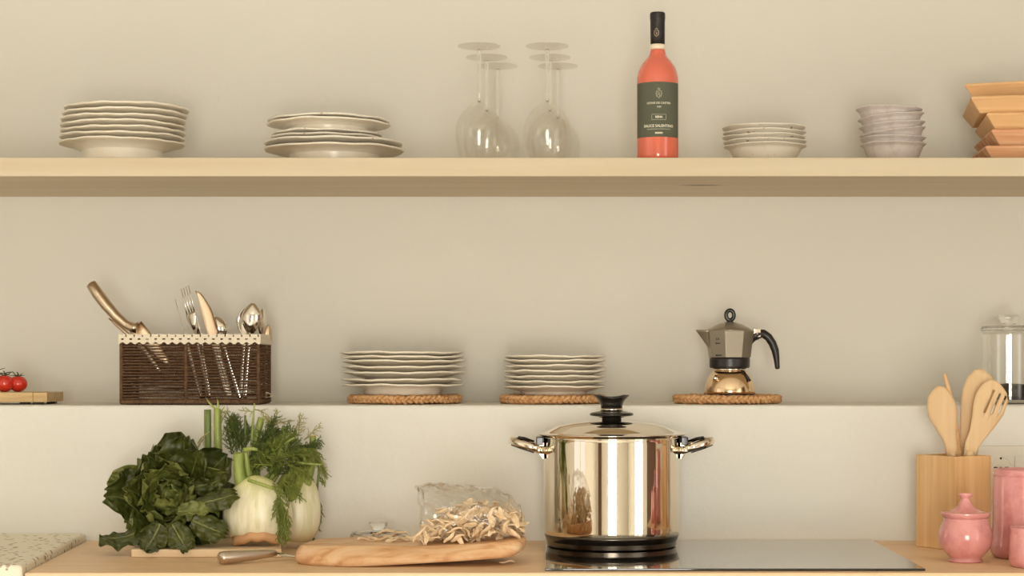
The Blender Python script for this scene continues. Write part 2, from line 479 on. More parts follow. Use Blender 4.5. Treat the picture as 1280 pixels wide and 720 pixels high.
# ------------------------------------------------------------------ wooden shelf, worktop, terrazzo
mb = MB()
SF = 3.298
mb.box((-RX + .002, SF, SHELF - .0338), (RX - .002, WALL_U - .001, SHELF))
sh = bevel(mb.build('wall_shelf', M['pine']), .0015)
tag(sh, 'long thick pale pine shelf fixed to the wall, carrying dishes, glasses and a bottle', 'shelf')
mb = MB()
CF = 2.874
mb.prism([(-.8118, CF), (RX - .002, CF), (RX - .002, WALL_L - .001), (-.8448, WALL_L - .001)], COUNTER - .04, COUNTER)
o = bevel(mb.build('kitchen_worktop', M['counter']), .002)
tag(o, 'light oak wooden kitchen worktop running under the hob and the vegetables', 'worktop')
mb = MB()
mb.box((-.81, CF + .03, .0), (RX - .002, WALL_L - .001, COUNTER - .041))
o = empty('base_cabinet', (0, 0, 0), 'cream painted base cabinet under the wooden worktop', 'cabinet')
mb.build('body', M['cabinet'], o)
for i in range(6):
    x0 = -.79 + i * .58
    mb = MB(); mb.box((x0, CF + .008, .1), (x0 + .57, CF + .029, COUNTER - .05)); d_ = bevel(mb.build('door', M['cabinet'], o), .002)
    mb = MB(); mb.tube([(x0 + .5, CF + .006, .7), (x0 + .5, CF - .018, .7), (x0 + .5, CF - .018, .8), (x0 + .5, CF + .006, .8)], .005); mb.build('handle', M['satin'], d_)
# terrazzo slab
mb = MB()
TX = X(110, WALL_L) ; TZ = COUNTER + .0135
mb.prism([(-RX + .002, 2.862), (-.8125, 2.862), (-.8455, WALL_L - .001), (-RX + .002, WALL_L - .001)], COUNTER - .10, TZ)
o = bevel(mb.build('terrazzo_slab', M['terrazzo']), .006, 4)
tag(o, 'cream speckled terrazzo stone slab with rounded edge, left of the wooden worktop', 'stone slab')

# ------------------------------------------------------------------ plates
def plate_prof(R, h, foot=.6, well=.62, th=.0035, ft=.0):
    rf = R * foot; rw = R * well; m1, m2 = (.58, .84) if h > .021 else (.35, .72)
    return [(0, .003), (rf - .004, .003), (rf - .002, 0), (rf, 0), (rf + .0015, .003), (rw + .003, h * m1),
            (R * .86, h * m2 - .001), (R - .002, h - .0035), (R, h - .0018), (R - .0006, h), (R - .004, h - .0002),
            (R * .84, h * min(.93, m2 + .04) + .0008), (rw + .001, h * m1 + .0035), (rw - .006, .0068), (0, .0065)]
def make_plate(name, R, h, foot, mt, amp=.0035, n=12, jit=0.0, seed=0):
    r_ = random.Random(seed); ph = r_.random() * 6
    def wob(r, z, a):
        f = max(0, (r / R - .6) / .4)
        return r * (1 + amp * f * math.sin(n * a + ph)), z + f * (.0004 * math.sin(n * a + 1 + ph) + .0007 * math.sin(3 * a + ph) + .0005 * math.sin(7 * a + 2 * ph))
    mb = MB(); mb.lathe(plate_prof(R, h, foot), 120, wob=wob)
    return mb.build(name, mt)
ORD = ['lowest', 'second from the bottom', 'third from the bottom', 'fourth from the bottom', 'fifth from the bottom', 'second from the top', 'topmost']
def braid_mat(name, R, h, seed=0, rings=3, n=None):
    r_ = random.Random(seed); mb = MB()
    wd = .0165
    for q in range(rings):
        Rq = R - wd * .5 - q * wd * .95
        if Rq < .02: break
        n_ = max(6, int(2 * PI * Rq / .030)); N = n_ * 14
        for s_ in range(3):
            pts = []; rad = []
            for i in range(N):
                t = 2 * PI * i / N; g = n_ * t + 2 * PI * s_ / 3
                wr = 1 + .012 * math.sin(2 * t + seed) + .02 * noise.noise(Vector((math.cos(t) * 4, math.sin(t) * 4, seed)))
                rr = Rq * wr + wd * .30 * math.sin(2 * g) + .0008 * r_.uniform(-1, 1)
                zz = h * .5 + h * .26 * math.sin(g) + .0008 * r_.uniform(-1, 1) + (.0022 if h > .01 else 0) * noise.noise(Vector((math.cos(t) * 6, math.sin(t) * 6, seed + 9)))
                pts.append((rr * math.cos(t), rr * math.sin(t), zz))
                rad.append(.0056 * (1 + .25 * r_.uniform(-1, 1)))
            mb.tube(pts, [min(x, h * .24) * 1.0 for x in rad], 6, closed=True, flat=.85)
    mb.lathe([(0, h * .25), (R - .02, h * .25), (R - .02, h * .6), (0, h * .6)], 40)
    for i in range(16):
        t = r_.random() * 2 * PI; rr = R - .004
        p = Vector((rr * math.cos(t), rr * math.sin(t), h * r_.uniform(.3, .95)))
        d = Vector((math.cos(t + r_.uniform(-1.2, 1.2)), math.sin(t + r_.uniform(-1.2, 1.2)), r_.uniform(-.1, .35))) * r_.uniform(.005, .012)
        mb.tube([p, p + d * .5, p + d + Vector((0, 0, .002))], .0003, 3)
    return mb.build(name, M['straw'])

# stack A: cream plates at the far left of the shelf (on a small straw mat)
DA = 3.47
a_x = X(153, DA)
o = braid_mat('straw_mat', .062, .009, 4); o.location = (a_x + .004, DA, SHELF)
tag(o, 'small straw mat almost hidden beneath the left stack of cream plates on the upper shelf', 'straw mat')
zA = [Z(179.5, DA)]
g_ = 'stacked cream plates at the left of the upper shelf'
h0 = Z(179.5, DA) - SHELF - .0088
pl = make_plate('deep_plate', .1165, h0, .66, M['plate'], .003, 16, seed=1)
pl.location = (a_x, DA, SHELF + .0088)
tag(pl, 'deep cream plate at the bottom of the far left stack on the upper shelf', 'plate', g_)
dzA = (Z(136.5, DA) - Z(179.5, DA)) / 6
pa = make_plate('dinner_plate', .116, .019, .6, M['plate'], .0028, 16, seed=2)
nm = ['second from the bottom', 'third from the bottom', 'fourth from the bottom', 'third from the top', 'second from the top', 'topmost']
for i in range(6):
    o = pa if i == 0 else dup(pa, (0, 0, 0))
    o.location = (a_x + [.0, .002, .001, .003, .006, .009][i], DA + rnd.uniform(-.002, .002), Z(179.5, DA) + dzA * (i + 1) - .019)
    o.rotation_euler = (0, 0, rnd.random() * 6)
    tag(o, 'cream plate, %s in the far left stack on the upper shelf' % nm[i], 'plate', g_)

# stack B: mixed plates
DB = 3.47
g_ = 'stacked mixed plates on the upper shelf'
o = braid_mat('straw_mat', .085, .007, 5); o.location = (X(412, DB), DB, SHELF)
tag(o, 'thin straw mat peeking out under the wide platter stack on the upper shelf', 'straw mat')
zb = SHELF + .0068
specs = [('platter', 418, .131, Z(187.5, DB) - zb, .62, zb, M['plate'], 'wide cream platter, lowest dish of the mixed stack left of the wine glasses'),
         ('platter', 417, .130, .017, .62, Z(179.5, DB) - .017, M['plate_dec'], 'wide flecked platter nested on the lowest platter of the mixed stack'),
         ('dessert_plate', 408, .105, .0145, .6, Z(173.3, DB) - .0145, M['plate_dec'], 'smaller flecked plate, lower of the two narrow ones in the mixed stack'),
         ('dessert_plate', 409, .1035, .0145, .6, Z(168.2, DB) - .0145, M['plate_dec'], 'smaller flecked plate, upper of the two narrow ones in the mixed stack'),
         ('deep_plate', 411, .116, .0225, .62, Z(155.5, DB) - .0225, M['plate'], 'deep cream plate, second from the top of the mixed stack'),
         ('deep_plate', 411, .115, .0215, .62, Z(151, DB) - .0215, M['plate_dec'], 'deep flecked plate topping the mixed stack')]
for i, (nme, px, R, h, ft, z, mt, lab) in enumerate(specs):
    o = make_plate(nme, R, h, ft, mt, .004, 10, seed=10 + i)
    o.location = (X(px, DB), DB, z); tag(o, lab, 'plate', g_)

# bowls
def make_bowl(name, R, h, rf, mt, lip=.004, amp=0.002, n=14, seed=0, th=.003):
    prof = [(0, .0025), (rf - .003, .0025), (rf - .001, 0), (rf + .001, 0), (rf + .002, .002)]
    for k in range(1, 8):
        t = k / 8; prof.append((rf + .002 + (R - lip - rf - .002) * (t ** .85), .002 + (h - .004) * t))
    prof += [(R, h - .002), (R + .0002, h - .0008), (R - .001, h), (R - lip - .001, h - .0018)]
    for k in range(7, 0, -1):
        t = k / 8; prof.append((rf + .002 + (R - lip - rf - .002) * (t ** .85) - th, .002 + th + (h - .004 - th) * t))
    prof.append((0, .0055))
    def wob(r, z, a):
        f = max(0, (r / R - .7) / .3)
        return r * (1 + amp * f * math.sin(n * a)), z + f * (.0006 * math.sin(3 * a + seed) + .0004 * math.sin(8 * a + seed))
    mb = MB(); mb.lathe(prof, 96, wob=wob); return mb.build(name, mt)
DC = 3.46
ys = [182.6, 177.3, 171.6, 165.8, 159.6]
g_ = 'cream bowls stacked on the upper shelf'
lab = ['lowest', 'second from the bottom', 'middle', 'second from the top', 'topmost']
hC = Z(182.6, DC) - SHELF
bo = make_bowl('cream_bowl', .0775, hC, .046, M['plate_dec'], .007, .002)
for i, y in enumerate(ys):
    o = bo if i == 0 else dup(bo, (0, 0, 0))
    o.location = (X([956.5, 956, 954.5, 955.5, 954.5][i], DC), DC, Z(y, DC) - hC); o.rotation_euler = (0, 0, i * 1.3)
    tag(o, 'cream bowl, %s in the stack right of the wine bottle' % lab[i], 'bowl', g_)
DD = 3.46
g_ = 'small grey lilac bowls stacked on the upper shelf'
hD = Z(180.3, DD) - SHELF
bo = make_bowl('small_bowl', .0615, hD, .038, M['lilac'], .0045, .001, seed=2)
lab = ['lowest', 'second from the bottom', 'third from the bottom', 'third from the top', 'second from the top', 'topmost']
for i, (y, px, tl) in enumerate([(180.3, 1116.5, 0), (172.6, 1116, 0), (164.5, 1115.5, -7), (155.5, 1115, -4), (145.5, 1113.5, -5), (136.5, 1111.5, 1.5)]):
    o = bo if i == 0 else dup(bo, (0, 0, 0))
    o.rotation_euler = (0, math.radians(tl), 0)
    o.location = Vector((X(px, DD), DD, Z(y, DD))) - Matrix.Rotation(math.radians(tl), 3, 'Y') @ Vector((0, 0, hD))
    tag(o, 'small grey lilac bowl, %s in the stack left of the wooden trays' % lab[i], 'bowl', g_)

# ledge plates
DP = 3.545
def ledge_stack(px_c, R, rims, offs, matpx, matR, where, seed):
    g_ = 'cream plates stacked on the ledge, ' + where
    o = braid_mat('straw_mat', matR, .018, seed); o.location = (X(matpx, DP), DP, LEDGE)
    tag(o, 'braided round straw mat under the %s stack of cream plates on the ledge' % where, 'straw mat')
    z0 = LEDGE + .0168
    pls = []
    hb = Z(rims[0], DP) - z0
    p0 = make_plate('deep_plate', R, hb, .62, M['plate'], .003, 14, seed=seed)
    pp = make_plate('dinner_plate', R, .0195, .6, M['plate'], .003, 14, seed=seed + 1)
    names = ['second from the bottom', 'third from the bottom', 'fourth from the bottom', 'third from the top', 'second from the top', 'topmost']
    for i, y in enumerate(rims):
        if i == 0:
            o = p0; o.location = (X(px_c + offs[0], DP), DP, z0)
            tag(o, 'cream plate at the bottom of the %s stack on the ledge, resting on straw' % where, 'plate', g_)
        else:
            o = pp if i == 1 else dup(pp, (0, 0, 0))
            o.location = (X(px_c + offs[i], DP), DP, Z(y, DP) - .0195); o.rotation_euler = (0, 0, rnd.random() * 6)
            tag(o, 'cream plate, %s in the %s stack on the ledge' % (names[i - 1], where), 'plate', g_)
    return
ledge_stack(503.5, .118, [479.5, 472.8, 464.2, 457.2, 450.0, 444.8, 439.6], [0, -.5, 1.2, .6, .3, -.8, -1.5], 506, .109, 'wider left', 21)
ledge_stack(693, .0985, [481.6, 475.3, 468.9, 462.3, 455.8, 449.3, 444.2], [-.5, 0, .3, .3, .2, 0, 0], 691, .103, 'narrower middle', 31)

# ------------------------------------------------------------------ wine glasses (upside down)
def make_wine_glass():
    r = empty('wine_glass', (0, 0, 0), None, 'wine glass')
    H = .211
    # bowl, mouth down
    prof = [(.0345, 0), (.0352, .001), (.0385, .018), (.0425, .036), (.0442, .050), (.0435, .062), (.0395, .076), (.031, .090), (.018, .102), (.008, .109), (.0045, .113)]
    th = .0012
    inner = [(max(a - th, .0), b - (th if b > .05 else 0)) for a, b in prof[:-1]]
    full = inner[::-1]; full = [(0, full[0][1] + .0005)] + full + prof + [(0, .1135)]
    mb = MB(); mb.lathe(full, 64); mb.build('bowl', M['glass'], r)
    mb = MB(); mb.lathe([(0, .1070), (.0022, .1095), (.0038, .1125), (.0040, .115), (.0036, .125), (.0034, .16), (.0036, .195), (.0042, .2015), (.003, .2035), (0, .2055)], 20); mb.build('stem', M['stemglass'], r)
    mb = MB(); mb.lathe([(0, .2025), (.0055, .2030), (.015, .2062), (.038, .2090), (.0393, .2098), (.0388, .2110), (.015, .2112), (0, .2112)], 64); mb.build('foot', M['footglass'], r)
    return r
g_ = 'upside down wine glasses on the upper shelf'
wg = make_wine_glass()
spots = [(599, 3.36, 'left group, frontmost of its row'), (608.5, 3.483, 'left group, middle of its row'), (622, 3.585, 'left group, rearmost of its row'),
         (684, 3.36, 'right group, frontmost of its row'), (687.5, 3.483, 'right group, middle of its row'), (697.5, 3.585, 'right group, rearmost of its row')]
for i, (px, D, lb) in enumerate(spots):
    o = wg if i == 0 else dup(wg, (0, 0, 0))
    o.location = (X(px, D), D, SHELF)
    tag(o, 'upturned clear wine glass, ' + lb, 'wine glass', g_)

# ------------------------------------------------------------------ wine bottle
DW = 3.36
k = DW / F
bt = empty('wine_bottle', (X(822, DW), DW, SHELF), 'rose wine bottle with black capsule and dark green label on the upper shelf', 'bottle')
def zz(y): return Z(y, DW) - SHELF
R = 26 * k
prof = [(0, .004), (R * .75, .001), (R - .003, 0), (R - .0005, .003), (R, .008), (R, zz(104)), (R * .985, zz(97)), (R * .93, zz(90)), (R * .82, zz(83)), (R * .66, zz(77)), (R * .50, zz(72.5)), (R * .41, zz(69)), (R * .375, zz(65)), (R * .37, zz(62.5)), (0, zz(62.5))]
mb = MB(); mb.lathe(prof, 72); mb.build('bottle_body', M['wine'], bt)
mb = MB(); mb.lathe([(0, zz(62.4)), (R * .365, zz(62.4)), (R * .36, zz(56)), (0, zz(56))], 40); mb.build('bottle_neck', M['neckglass'], bt)
rc = 9.6 * k
mb = MB(); mb.lathe([(0, zz(57.5)), (rc * .93, zz(57.5)), (rc * .95, zz(40)), (rc * .97, zz(25)), (rc * 1.0, zz(24)), (rc * 1.0, zz(17.5)), (rc * .93, zz(16)), (0, zz(16))], 40)
cp = mb.build('capsule', M['cap'], bt)
def cyl(Rl, z0, off=0, lift=.0002):
    def fn(x, y, z):
        a = -PI / 2 + (x + off) / Rl
        rr = Rl + lift + z
        return Vector((rr * math.cos(a), rr * math.sin(a), z0 + y))
    return fn
mb = MB()
def lab_fn(u, v_):
    a = -PI / 2 - .06 + (u - .5) * 2.62
    return ((R + .0004) * math.cos(a), (R + .0004) * math.sin(a), zz(174) + (zz(106) - zz(174)) * v_)
mb.grid(lab_fn, 40, 4); lb = mb.build('label', M['label'], bt, recalc=False)
RL = R + .0005
for txt, y, sz, bd in (('LEONE DE CASTRIS', 132.3, .0052, .0001), ('1665', 137.0, .0042, .0001), ('RENA', 149.6, .0052, .0003), ('SALICE SALENTINO', 160.6, .0066, .0002), ('DENOMINAZIONE DI ORIGINE PROTETTA', 164.6, .0023, 0), ('ROSATO', 169.4, .0034, .0004)):
    text_mb(txt, sz, M['print'], 'lettering', lb, cyl(RL, zz(y), off=.0), bd)
def flatpts(pts, rad, z0, Rl=RL, off=0, name='emblem', par=lb, closed=True):
    mb = MB(); f_ = cyl(Rl, z0, off)
    mb.tube([f_(x, y, 0) for x, y in pts], rad, 5, closed=closed, cap=False)
    return mb
def shield(s_):
    return [(-.4 * s_, .5 * s_), (0, .6 * s_), (.4 * s_, .5 * s_), (.46 * s_, .1 * s_), (.36 * s_, -.3 * s_), (0, -.62 * s_), (-.36 * s_, -.3 * s_), (-.46 * s_, .1 * s_)]
def crest(z0, Rl, s_, par):
    mb = flatpts(shield(s_), .00035, z0, Rl)
    f_ = cyl(Rl, z0)
    mb.tube([f_(x * .72, y * .72, 0) for x, y in shield(s_)], .00018, 5, closed=True, cap=False)
    mb.tube([f_(x * s_, y * s_, 0) for x, y in ((-.22, .18), (-.05, .25), (.1, .1), (-.1, -.05), (.18, -.15), (.05, -.32))], .0004, 5)
    mb.tube([f_(x * s_, y * s_, 0) for x, y in ((-.2, -.1), (.22, .2))], .0003, 5)
    mb.tube([f_(x * s_, y * s_, 0) for x, y in ((-.3, 1.0), (-.18, .75), (.18, .75), (.3, 1.0), (.1, .85), (0, 1.05), (-.1, .85))], .0004, 5, closed=True, cap=False)
    mb.build('crest', M['print'], par)
crest(zz(121.5), RL, .0115, lb)
bxs = [(-.0130, -.0048), (.0130, -.0048), (.0130, .0048), (-.0130, .0048)]
pts = []
for i in range(4):
    a_, b_ = bxs[i], bxs[(i + 1) % 4]
    for t in range(6): pts.append((a_[0] + (b_[0] - a_[0]) * t / 6, a_[1] + (b_[1] - a_[1]) * t / 6))
flatpts(pts, .00025, zz(149.6)).build('label_frame', M['print'], lb)
M['gold'] = mat('gold_print', (.62, .48, .28), .4, .4)
mb = flatpts(shield(.0095), .0005, zz(43), rc * .97, off=-.003)
f_ = cyl(rc * .97, zz(43), -.003)
mb.tube([f_(x * .0095, y * .0095, 0) for x, y in ((-.22, .18), (0, .25), (.1, .0), (-.1, -.1), (.1, -.3))], .0005, 5)
mb.tube([f_(x * .0095, y * .0095, 0) for x, y in ((-.25, .75), (0, 1.0), (.25, .75))], .0005, 5)
mb.build('crest', M['gold'], cp)

# ------------------------------------------------------------------ wooden trays
def make_tray(name, w_, d_, h, mt, flare=.018):
    # origin at the near left rim corner on the table plane
    mb = MB(); wl = .012
    def ring(x0, y0, x1, y1, z): return [mb.add(p) for p in ((x0, y0, z), (x1, y0, z), (x1, y1, z), (x0, y1, z))]
    o0 = ring(flare, flare, w_ - flare, d_ - flare, 0)
    o1 = ring(.0, .0, w_, d_, h - .004); o2 = ring(.003, .003, w_ - .003, d_ - .003, h)
    i2 = ring(wl, wl, w_ - wl, d_ - wl, h); i0 = ring(flare + wl, flare + wl, w_ - flare - wl, d_ - flare - wl, .008)
    for a, b in ((o0, o1), (o1, o2), (o2, i2), (i2, i0)):
        for i in range(4):
            j = (i + 1) % 4; mb.quad((a[i], a[j], b[j], b[i]), 0, False)
    mb.quad(o0[::-1], 0, False); mb.quad(i0, 0, False)
    return bevel(mb.build(name, mt), .0015)
g_ = 'wooden trays stacked at the right end of the upper shelf'
tr = [(1231, 5, 'lowest', .0265, 1), (1239, 6, 'second from the bottom', .0300, 1), (1233, 8.5, 'middle', .0300, 0), (1213, 9.5, 'second from the top', .0300, 0), (1205, 20, 'topmost and most twisted', .0300, 0)]
zt = SHELF
for i, (px, an, lb_, h, red) in enumerate(tr):
    o = make_tray('wooden_tray', .26, .25, h - .0003, M['tray_red'] if red else M['tray'])
    o.location = (X(px, 3.335), 3.335 + (.05 if i == 4 else 0), zt); zt += h
    if i == 4: o.location.x = X(px, 3.385)
    o.rotation_euler = (0, 0, -math.radians(an))
    tag(o, 'slant-sided wooden tray, %s of the stack at the right end' % lb_, 'tray', g_)

# ------------------------------------------------------------------ basket
DBK = 3.43
bx0, bx1 = X(151.5, DBK), X(323, DBK)
bw, bd_, bh = bx1 - bx0, .137, Z(419, DBK) - LEDGE
bk = empty('cutlery_basket', (bx0, DBK, LEDGE), 'dark brown woven cord basket with cream lace trim, holding cutlery on the ledge', 'basket')
def perimeter(n_per_m, inset=0, z=0, start=0):
    cs = [(inset, inset), (bw - inset, inset), (bw - inset, bd_ - inset), (inset, bd_ - inset)]
    pts = []
    for i in range(4):
        a_, b_ = cs[i], cs[(i + 1) % 4]; L = math.dist(a_, b_); n = int(L * n_per_m)
        for t in range(n): pts.append(((a_[0] + (b_[0] - a_[0]) * t / n), (a_[1] + (b_[1] - a_[1]) * t / n)))
    return pts
mb = MB()
rows = 20
for r_ in range(rows):
    pitch = (bh - .026) / (rows - 1); z0 = .011 + r_ * pitch
    pts = perimeter(620)
    L = 0
    for s_ in range(2):
        q = []
        for i, (x, y) in enumerate(pts):
            g = i * 2 * PI / 5.5 + PI * s_ + r_
            sg = .0013 * noise.noise(Vector((x * 20, y * 20, r_ * 1.7))) + pitch * .5 * min(1, y / .03)
            cx = .0011 * math.cos(g)
            # push in/out of the stakes
            nx = -1 if x < .0005 else (1 if x > bw - .0005 else 0); ny = -1 if y < .0005 else (1 if y > bd_ - .0005 else 0)
            q.append((x + nx * cx, y + ny * cx, z0 + .0010 * math.sin(g) + sg))
        mb.tube(q, [.00100 + .0008 * min(1, max(0, p_[1]) / .02) for p_ in q], 4, closed=True, cap=False)
mb.build('woven_sides', M['cord'], bk)
for x, y in ((0, 0), (bw / 2 - .007, -.001), (bw, 0), (0, bd_), (bw, bd_), (bw / 2, bd_), (bw, bd_ / 2), (0, bd_ / 2)):
    mb = MB(); mb.tube([(x, y, .003), (x, y, bh * .5), (x, y, bh - .002)], .0032, 8); mb.build('stake', M['cord'], bk)
mb = MB()
pts = perimeter(300)
for s_ in range(2):
    q = []
    for i, (x, y) in enumerate(pts):
        g = i * 2 * PI / 4.5 + PI * s_
        q.append((x, y - .001, .0055 + .0018 * math.sin(g)))
    mb.tube(q, .0033, 6, closed=True, cap=False)
mb.box((.004, .004, .003), (bw - .004, bd_ - .004, .006))
mb.build('base', M['cord'], bk)
mb = MB(); mb.tube([(x, y, bh - .003) for x, y in perimeter(200)], .003, 6, closed=True, cap=False); mb.build('rim', M['cord'], bk)
# lace
mb = MB()
lp = perimeter(390, -.0042)
n = len(lp); lv = [.002, -.0030, -.0050, -.0080, -.0105, -.0150]
for i, (x, y) in enumerate(lp):
    t = i % 6 / 6
    wob_ = .0022 * math.cos(2 * PI * t)
    for j, z in enumerate(lv):
        e = 0
        if j == 0: e = .0005 * math.cos(2 * PI * t)
        if j == 5: e = -wob_
        if j in (2, 3): e = wob_ * .5
        mb.add((x, y, bh + z + e))
for i in range(n):
    i2 = (i + 1) % n
    for j in range(5):
        if j == 2 and i % 6 in (2, 3): continue
        if j == 0 and i % 6 in (5,): continue
        mb.quad((i * 6 + j, i2 * 6 + j, i2 * 6 + j + 1, i * 6 + j + 1), 0, False)
solid(mb.build('lace_trim', M['lace'], bk), .0012)

# ------------------------------------------------------------------ cutlery
def sheet(mb, pts, widths, th, face=(0, -1, 0), mi=0, cup=0.0, nv=6):
    """flat strip along pts with widths; faces `face`"""
    pts = [Vector(p) for p in pts]; fc = Vector(face).normalized(); n = len(pts)
    b = len(mb.v)
    for i, p in enumerate(pts):
        t = (pts[min(i + 1, n - 1)] - pts[max(i - 1, 0)]).normalized()
        s_ = t.cross(fc).normalized(); nn = s_.cross(t).normalized()
        for side in (0, 1):
            for j in range(nv + 1):
                v_ = -1 + 2 * j / nv
                if side: v_ = -v_
                off = cup * widths[i] * (1 - v_ * v_)
                edge = th * (1 - .7 * abs(v_) ** 4)
                mb.v.append(tuple(p + s_ * v_ * widths[i] + nn * (off + (edge / 2 if side else -edge / 2))))
    w_ = 2 * (nv + 1)
    for i in range(n - 1):
        for j in range(w_):
            k_ = (j + 1) % w_
            mb.quad((b + i * w_ + j, b + i * w_ + k_, b + (i + 1) * w_ + k_, b + (i + 1) * w_ + j), mi)
    mb.quad([b + j for j in range(w_)], mi, False); mb.quad([b + (n - 1) * w_ + j for j in range(w_)][::-1], mi, False)
def lerp(a, b, t): return Vector(a) * (1 - t) + Vector(b) * t
ZB = LEDGE + .009
def cutlery(name, label, head, tail, kind, hw, face=(0, -1, 0), cup=.45, mt='cutlery', hl=.055, g='cutlery standing in the woven basket'):
    head = Vector(head); tail = Vector(tail); L = (tail - head).length
    r = empty(name, tail, label, kind, g)
    hd = head - tail
    ax = hd.normalized()
    fr = min(.5, hl / L)
    if kind == 'spoon':
        mb = MB(); pts = []; ws = []
        for i in range(17):
            t = i / 16; pts.append(hd - ax * hl * (1 - t) if False else hd - ax * hl * t)
            ws.append(max(.0008, hw * math.sin(PI * min(1, (t * .93 + .035)) ** .85)) if t < .9 else hw * .22)
        sheet(mb, pts, ws, .0014, face, cup=cup, nv=10); mb.build('spoon_bowl', M[mt], r)
    elif kind == 'fork':
        mb = MB()
        t1 = hd.cross(Vector(face)).normalized()
        for q in range(4):
            o_ = (q - 1.5) * hw * .56
            sheet(mb, [hd - ax * .0 + t1 * o_, hd - ax * hl * .25 + t1 * o_, hd - ax * hl * .62 + t1 * o_], [.0006, .0013, .0016], .0014, face, nv=2)
        sheet(mb, [hd - ax * hl * f_ for f_ in (.6, .66, .76, .88, 1.0)], [hw, hw, hw * .9, hw * .5, hw * .25], .0015, face, cup=.15)
        mb.build('fork_head', M[mt], r)
    else:
        mb = MB(); n = 14; t1 = hd.cross(Vector(face)).normalized(); pts = []; ws = []
        for i in range(n + 1):
            t = i / n; w_ = hw * (min(1, math.sqrt(t * 2.2)) if t < .45 else 1) * (1 if t < .9 else .8)
            pts.append(hd - ax * hl * t - t1 * (hw - w_)); ws.append(max(w_, .0006))
        sheet(mb, pts, ws, .0018, face, nv=4); mb.build('blade', M[mt], r)
    mb = MB(); pts = [ax * (L - hl) * t for t in (1, .8, .55, .3, .1, .02, 0)]
    ws = [hw * .24, .0022, .0026, .0036, .0046, .004, .002]
    if kind == 'knife': ws = [hw * .6, hw * .62, hw * .66, hw * .7, hw * .75, hw * .7, hw * .4]
    sheet(mb, pts, ws, .0028 if kind != 'knife' else .006, face, nv=6); mb.build('handle', M['cutlery'], r)
    return r
yb = DBK
cutlery('table_knife', 'table knife with broad upright blade, tallest beside the fork in the basket', P(251, 362, 3.475), (P(287, 498, 3.455) + Vector((0, 0, .003))), 'knife', .0105, mt='blade', hl=.10, face=(.25, -1, 0))
cutlery('table_fork', 'fork with upright tines leaning left beside the table knife in the basket', P(231, 359, 3.50), P(262, 498, 3.465), 'fork', .0125, face=(-.75, -1, .0), hl=.085)
cutlery('table_knife', 'thin table knife seen edge-on, leftmost of the upright pieces', P(218.5, 373, 3.52), P(252, 498, 3.50), 'knife', .008, face=(-1, -.1, 0), hl=.09)
cutlery('table_knife', 'bright narrow knife standing behind the fork and the broad blade', P(243, 385, 3.53), P(262, 497, 3.53), 'knife', .009, face=(-.8, -.7, 0), hl=.09)
cutlery('dessert_spoon', 'low spoon half hidden right of the broad knife blade in the basket', P(269, 396, 3.49), P(300, 498, 3.49), 'spoon', .0165, face=(0, -1, .2), hl=.05, cup=.5)
cutlery('table_spoon', 'large spoon with its round back to the front, right in the basket', P(316, 379, 3.47), P(306, 498, 3.47), 'spoon', .0195, face=(0, -1, .05), cup=.5, hl=.062)
cutlery('table_spoon', 'spoon leaning left behind the large round-backed spoon', P(309, 384, 3.52), P(300, 498, 3.52), 'spoon', .0205, face=(-.3, -1, .05), cup=-.45, hl=.06)
cutlery('dessert_spoon', 'spoon seen from its edge between the large spoon and the basket corner', P(328, 386, 3.52), P(322, 498, 3.52), 'spoon', .015, face=(1, -.35, 0), cup=.4, hl=.055)
cutlery('dessert_spoon', 'short spoon at the right rear corner of the basket', P(336, 406, 3.55), P(326, 498, 3.54), 'spoon', .009, face=(.6, -1, 0), cup=.4, mt='blade', hl=.045)
r = empty('teaspoon', P(336, 495, 3.50), 'teaspoon whose shiny tip pokes out at the low right corner of the basket', 'spoon')
mb = MB(); sheet(mb, [Vector((-.05 + .058 * t, 0, .012 - .012 * t)) for t in [0, .3, .5, .6, .7, .8, .9, 1]], [.0016, .0018, .003, .0065, .0085, .0085, .006, .001], .0014, (0, -.6, 1), cup=-.3)
mb.build('spoon_bowl', M['cutlery'], r)
# large kitchen knife leaning out at the left
hp = [(114, 355), (122, 367), (133, 381.5), (145, 395), (157, 405.5), (166, 409.5), (172, 410)]
kn = empty('kitchen_knife', P(172, 410, 3.50), 'large kitchen knife with thick satin tan handle sticking out at the basket left', 'knife')
base = P(172, 410, 3.50)
mb = MB()
mb.tube([P(*hp[0], 3.50) - base - Vector((.0012, 0, -.0015))] + [P(x, y, 3.50) - base for x, y in hp], [.0085, .0125, .0139, .0136, .0125, .0110, .0112, .0142], 16, flat=.8)
mb.build('handle', M['tan_steel'], kn)
mb = MB()
sheet(mb, [P(x, y, 3.50) - base for x, y in ((169, 408), (176, 416), (190, 432), (205, 449), (214, 459))], [.0155, .0145, .0125, .007, .001], .0028, (0, -1, .1), nv=4)
mb.build('blade', M['blade'], kn)
mb = MB(); b2 = P(160, 418, 3.54)
kn2 = empty('paring_knife', b2, 'smaller knife with brown handle tucked behind the large kitchen knife', 'knife')
mb.tube([P(x, y, 3.54) - b2 for x, y in ((136, 398), (144, 404), (152, 411), (160, 418), (164, 422))], [.002, .0052, .0056, .005, .004], 8, flat=.7); mb.build('handle', M['tan_steel'], kn2)
mb = MB(); sheet(mb, [P(x, y, 3.54) - b2 for x, y in ((162, 420), (180, 440), (196, 460), (203, 468))], [.006, .006, .004, .001], .0018, (0, -1, 0), nv=2); mb.build('blade', M['cutlery'], kn2)

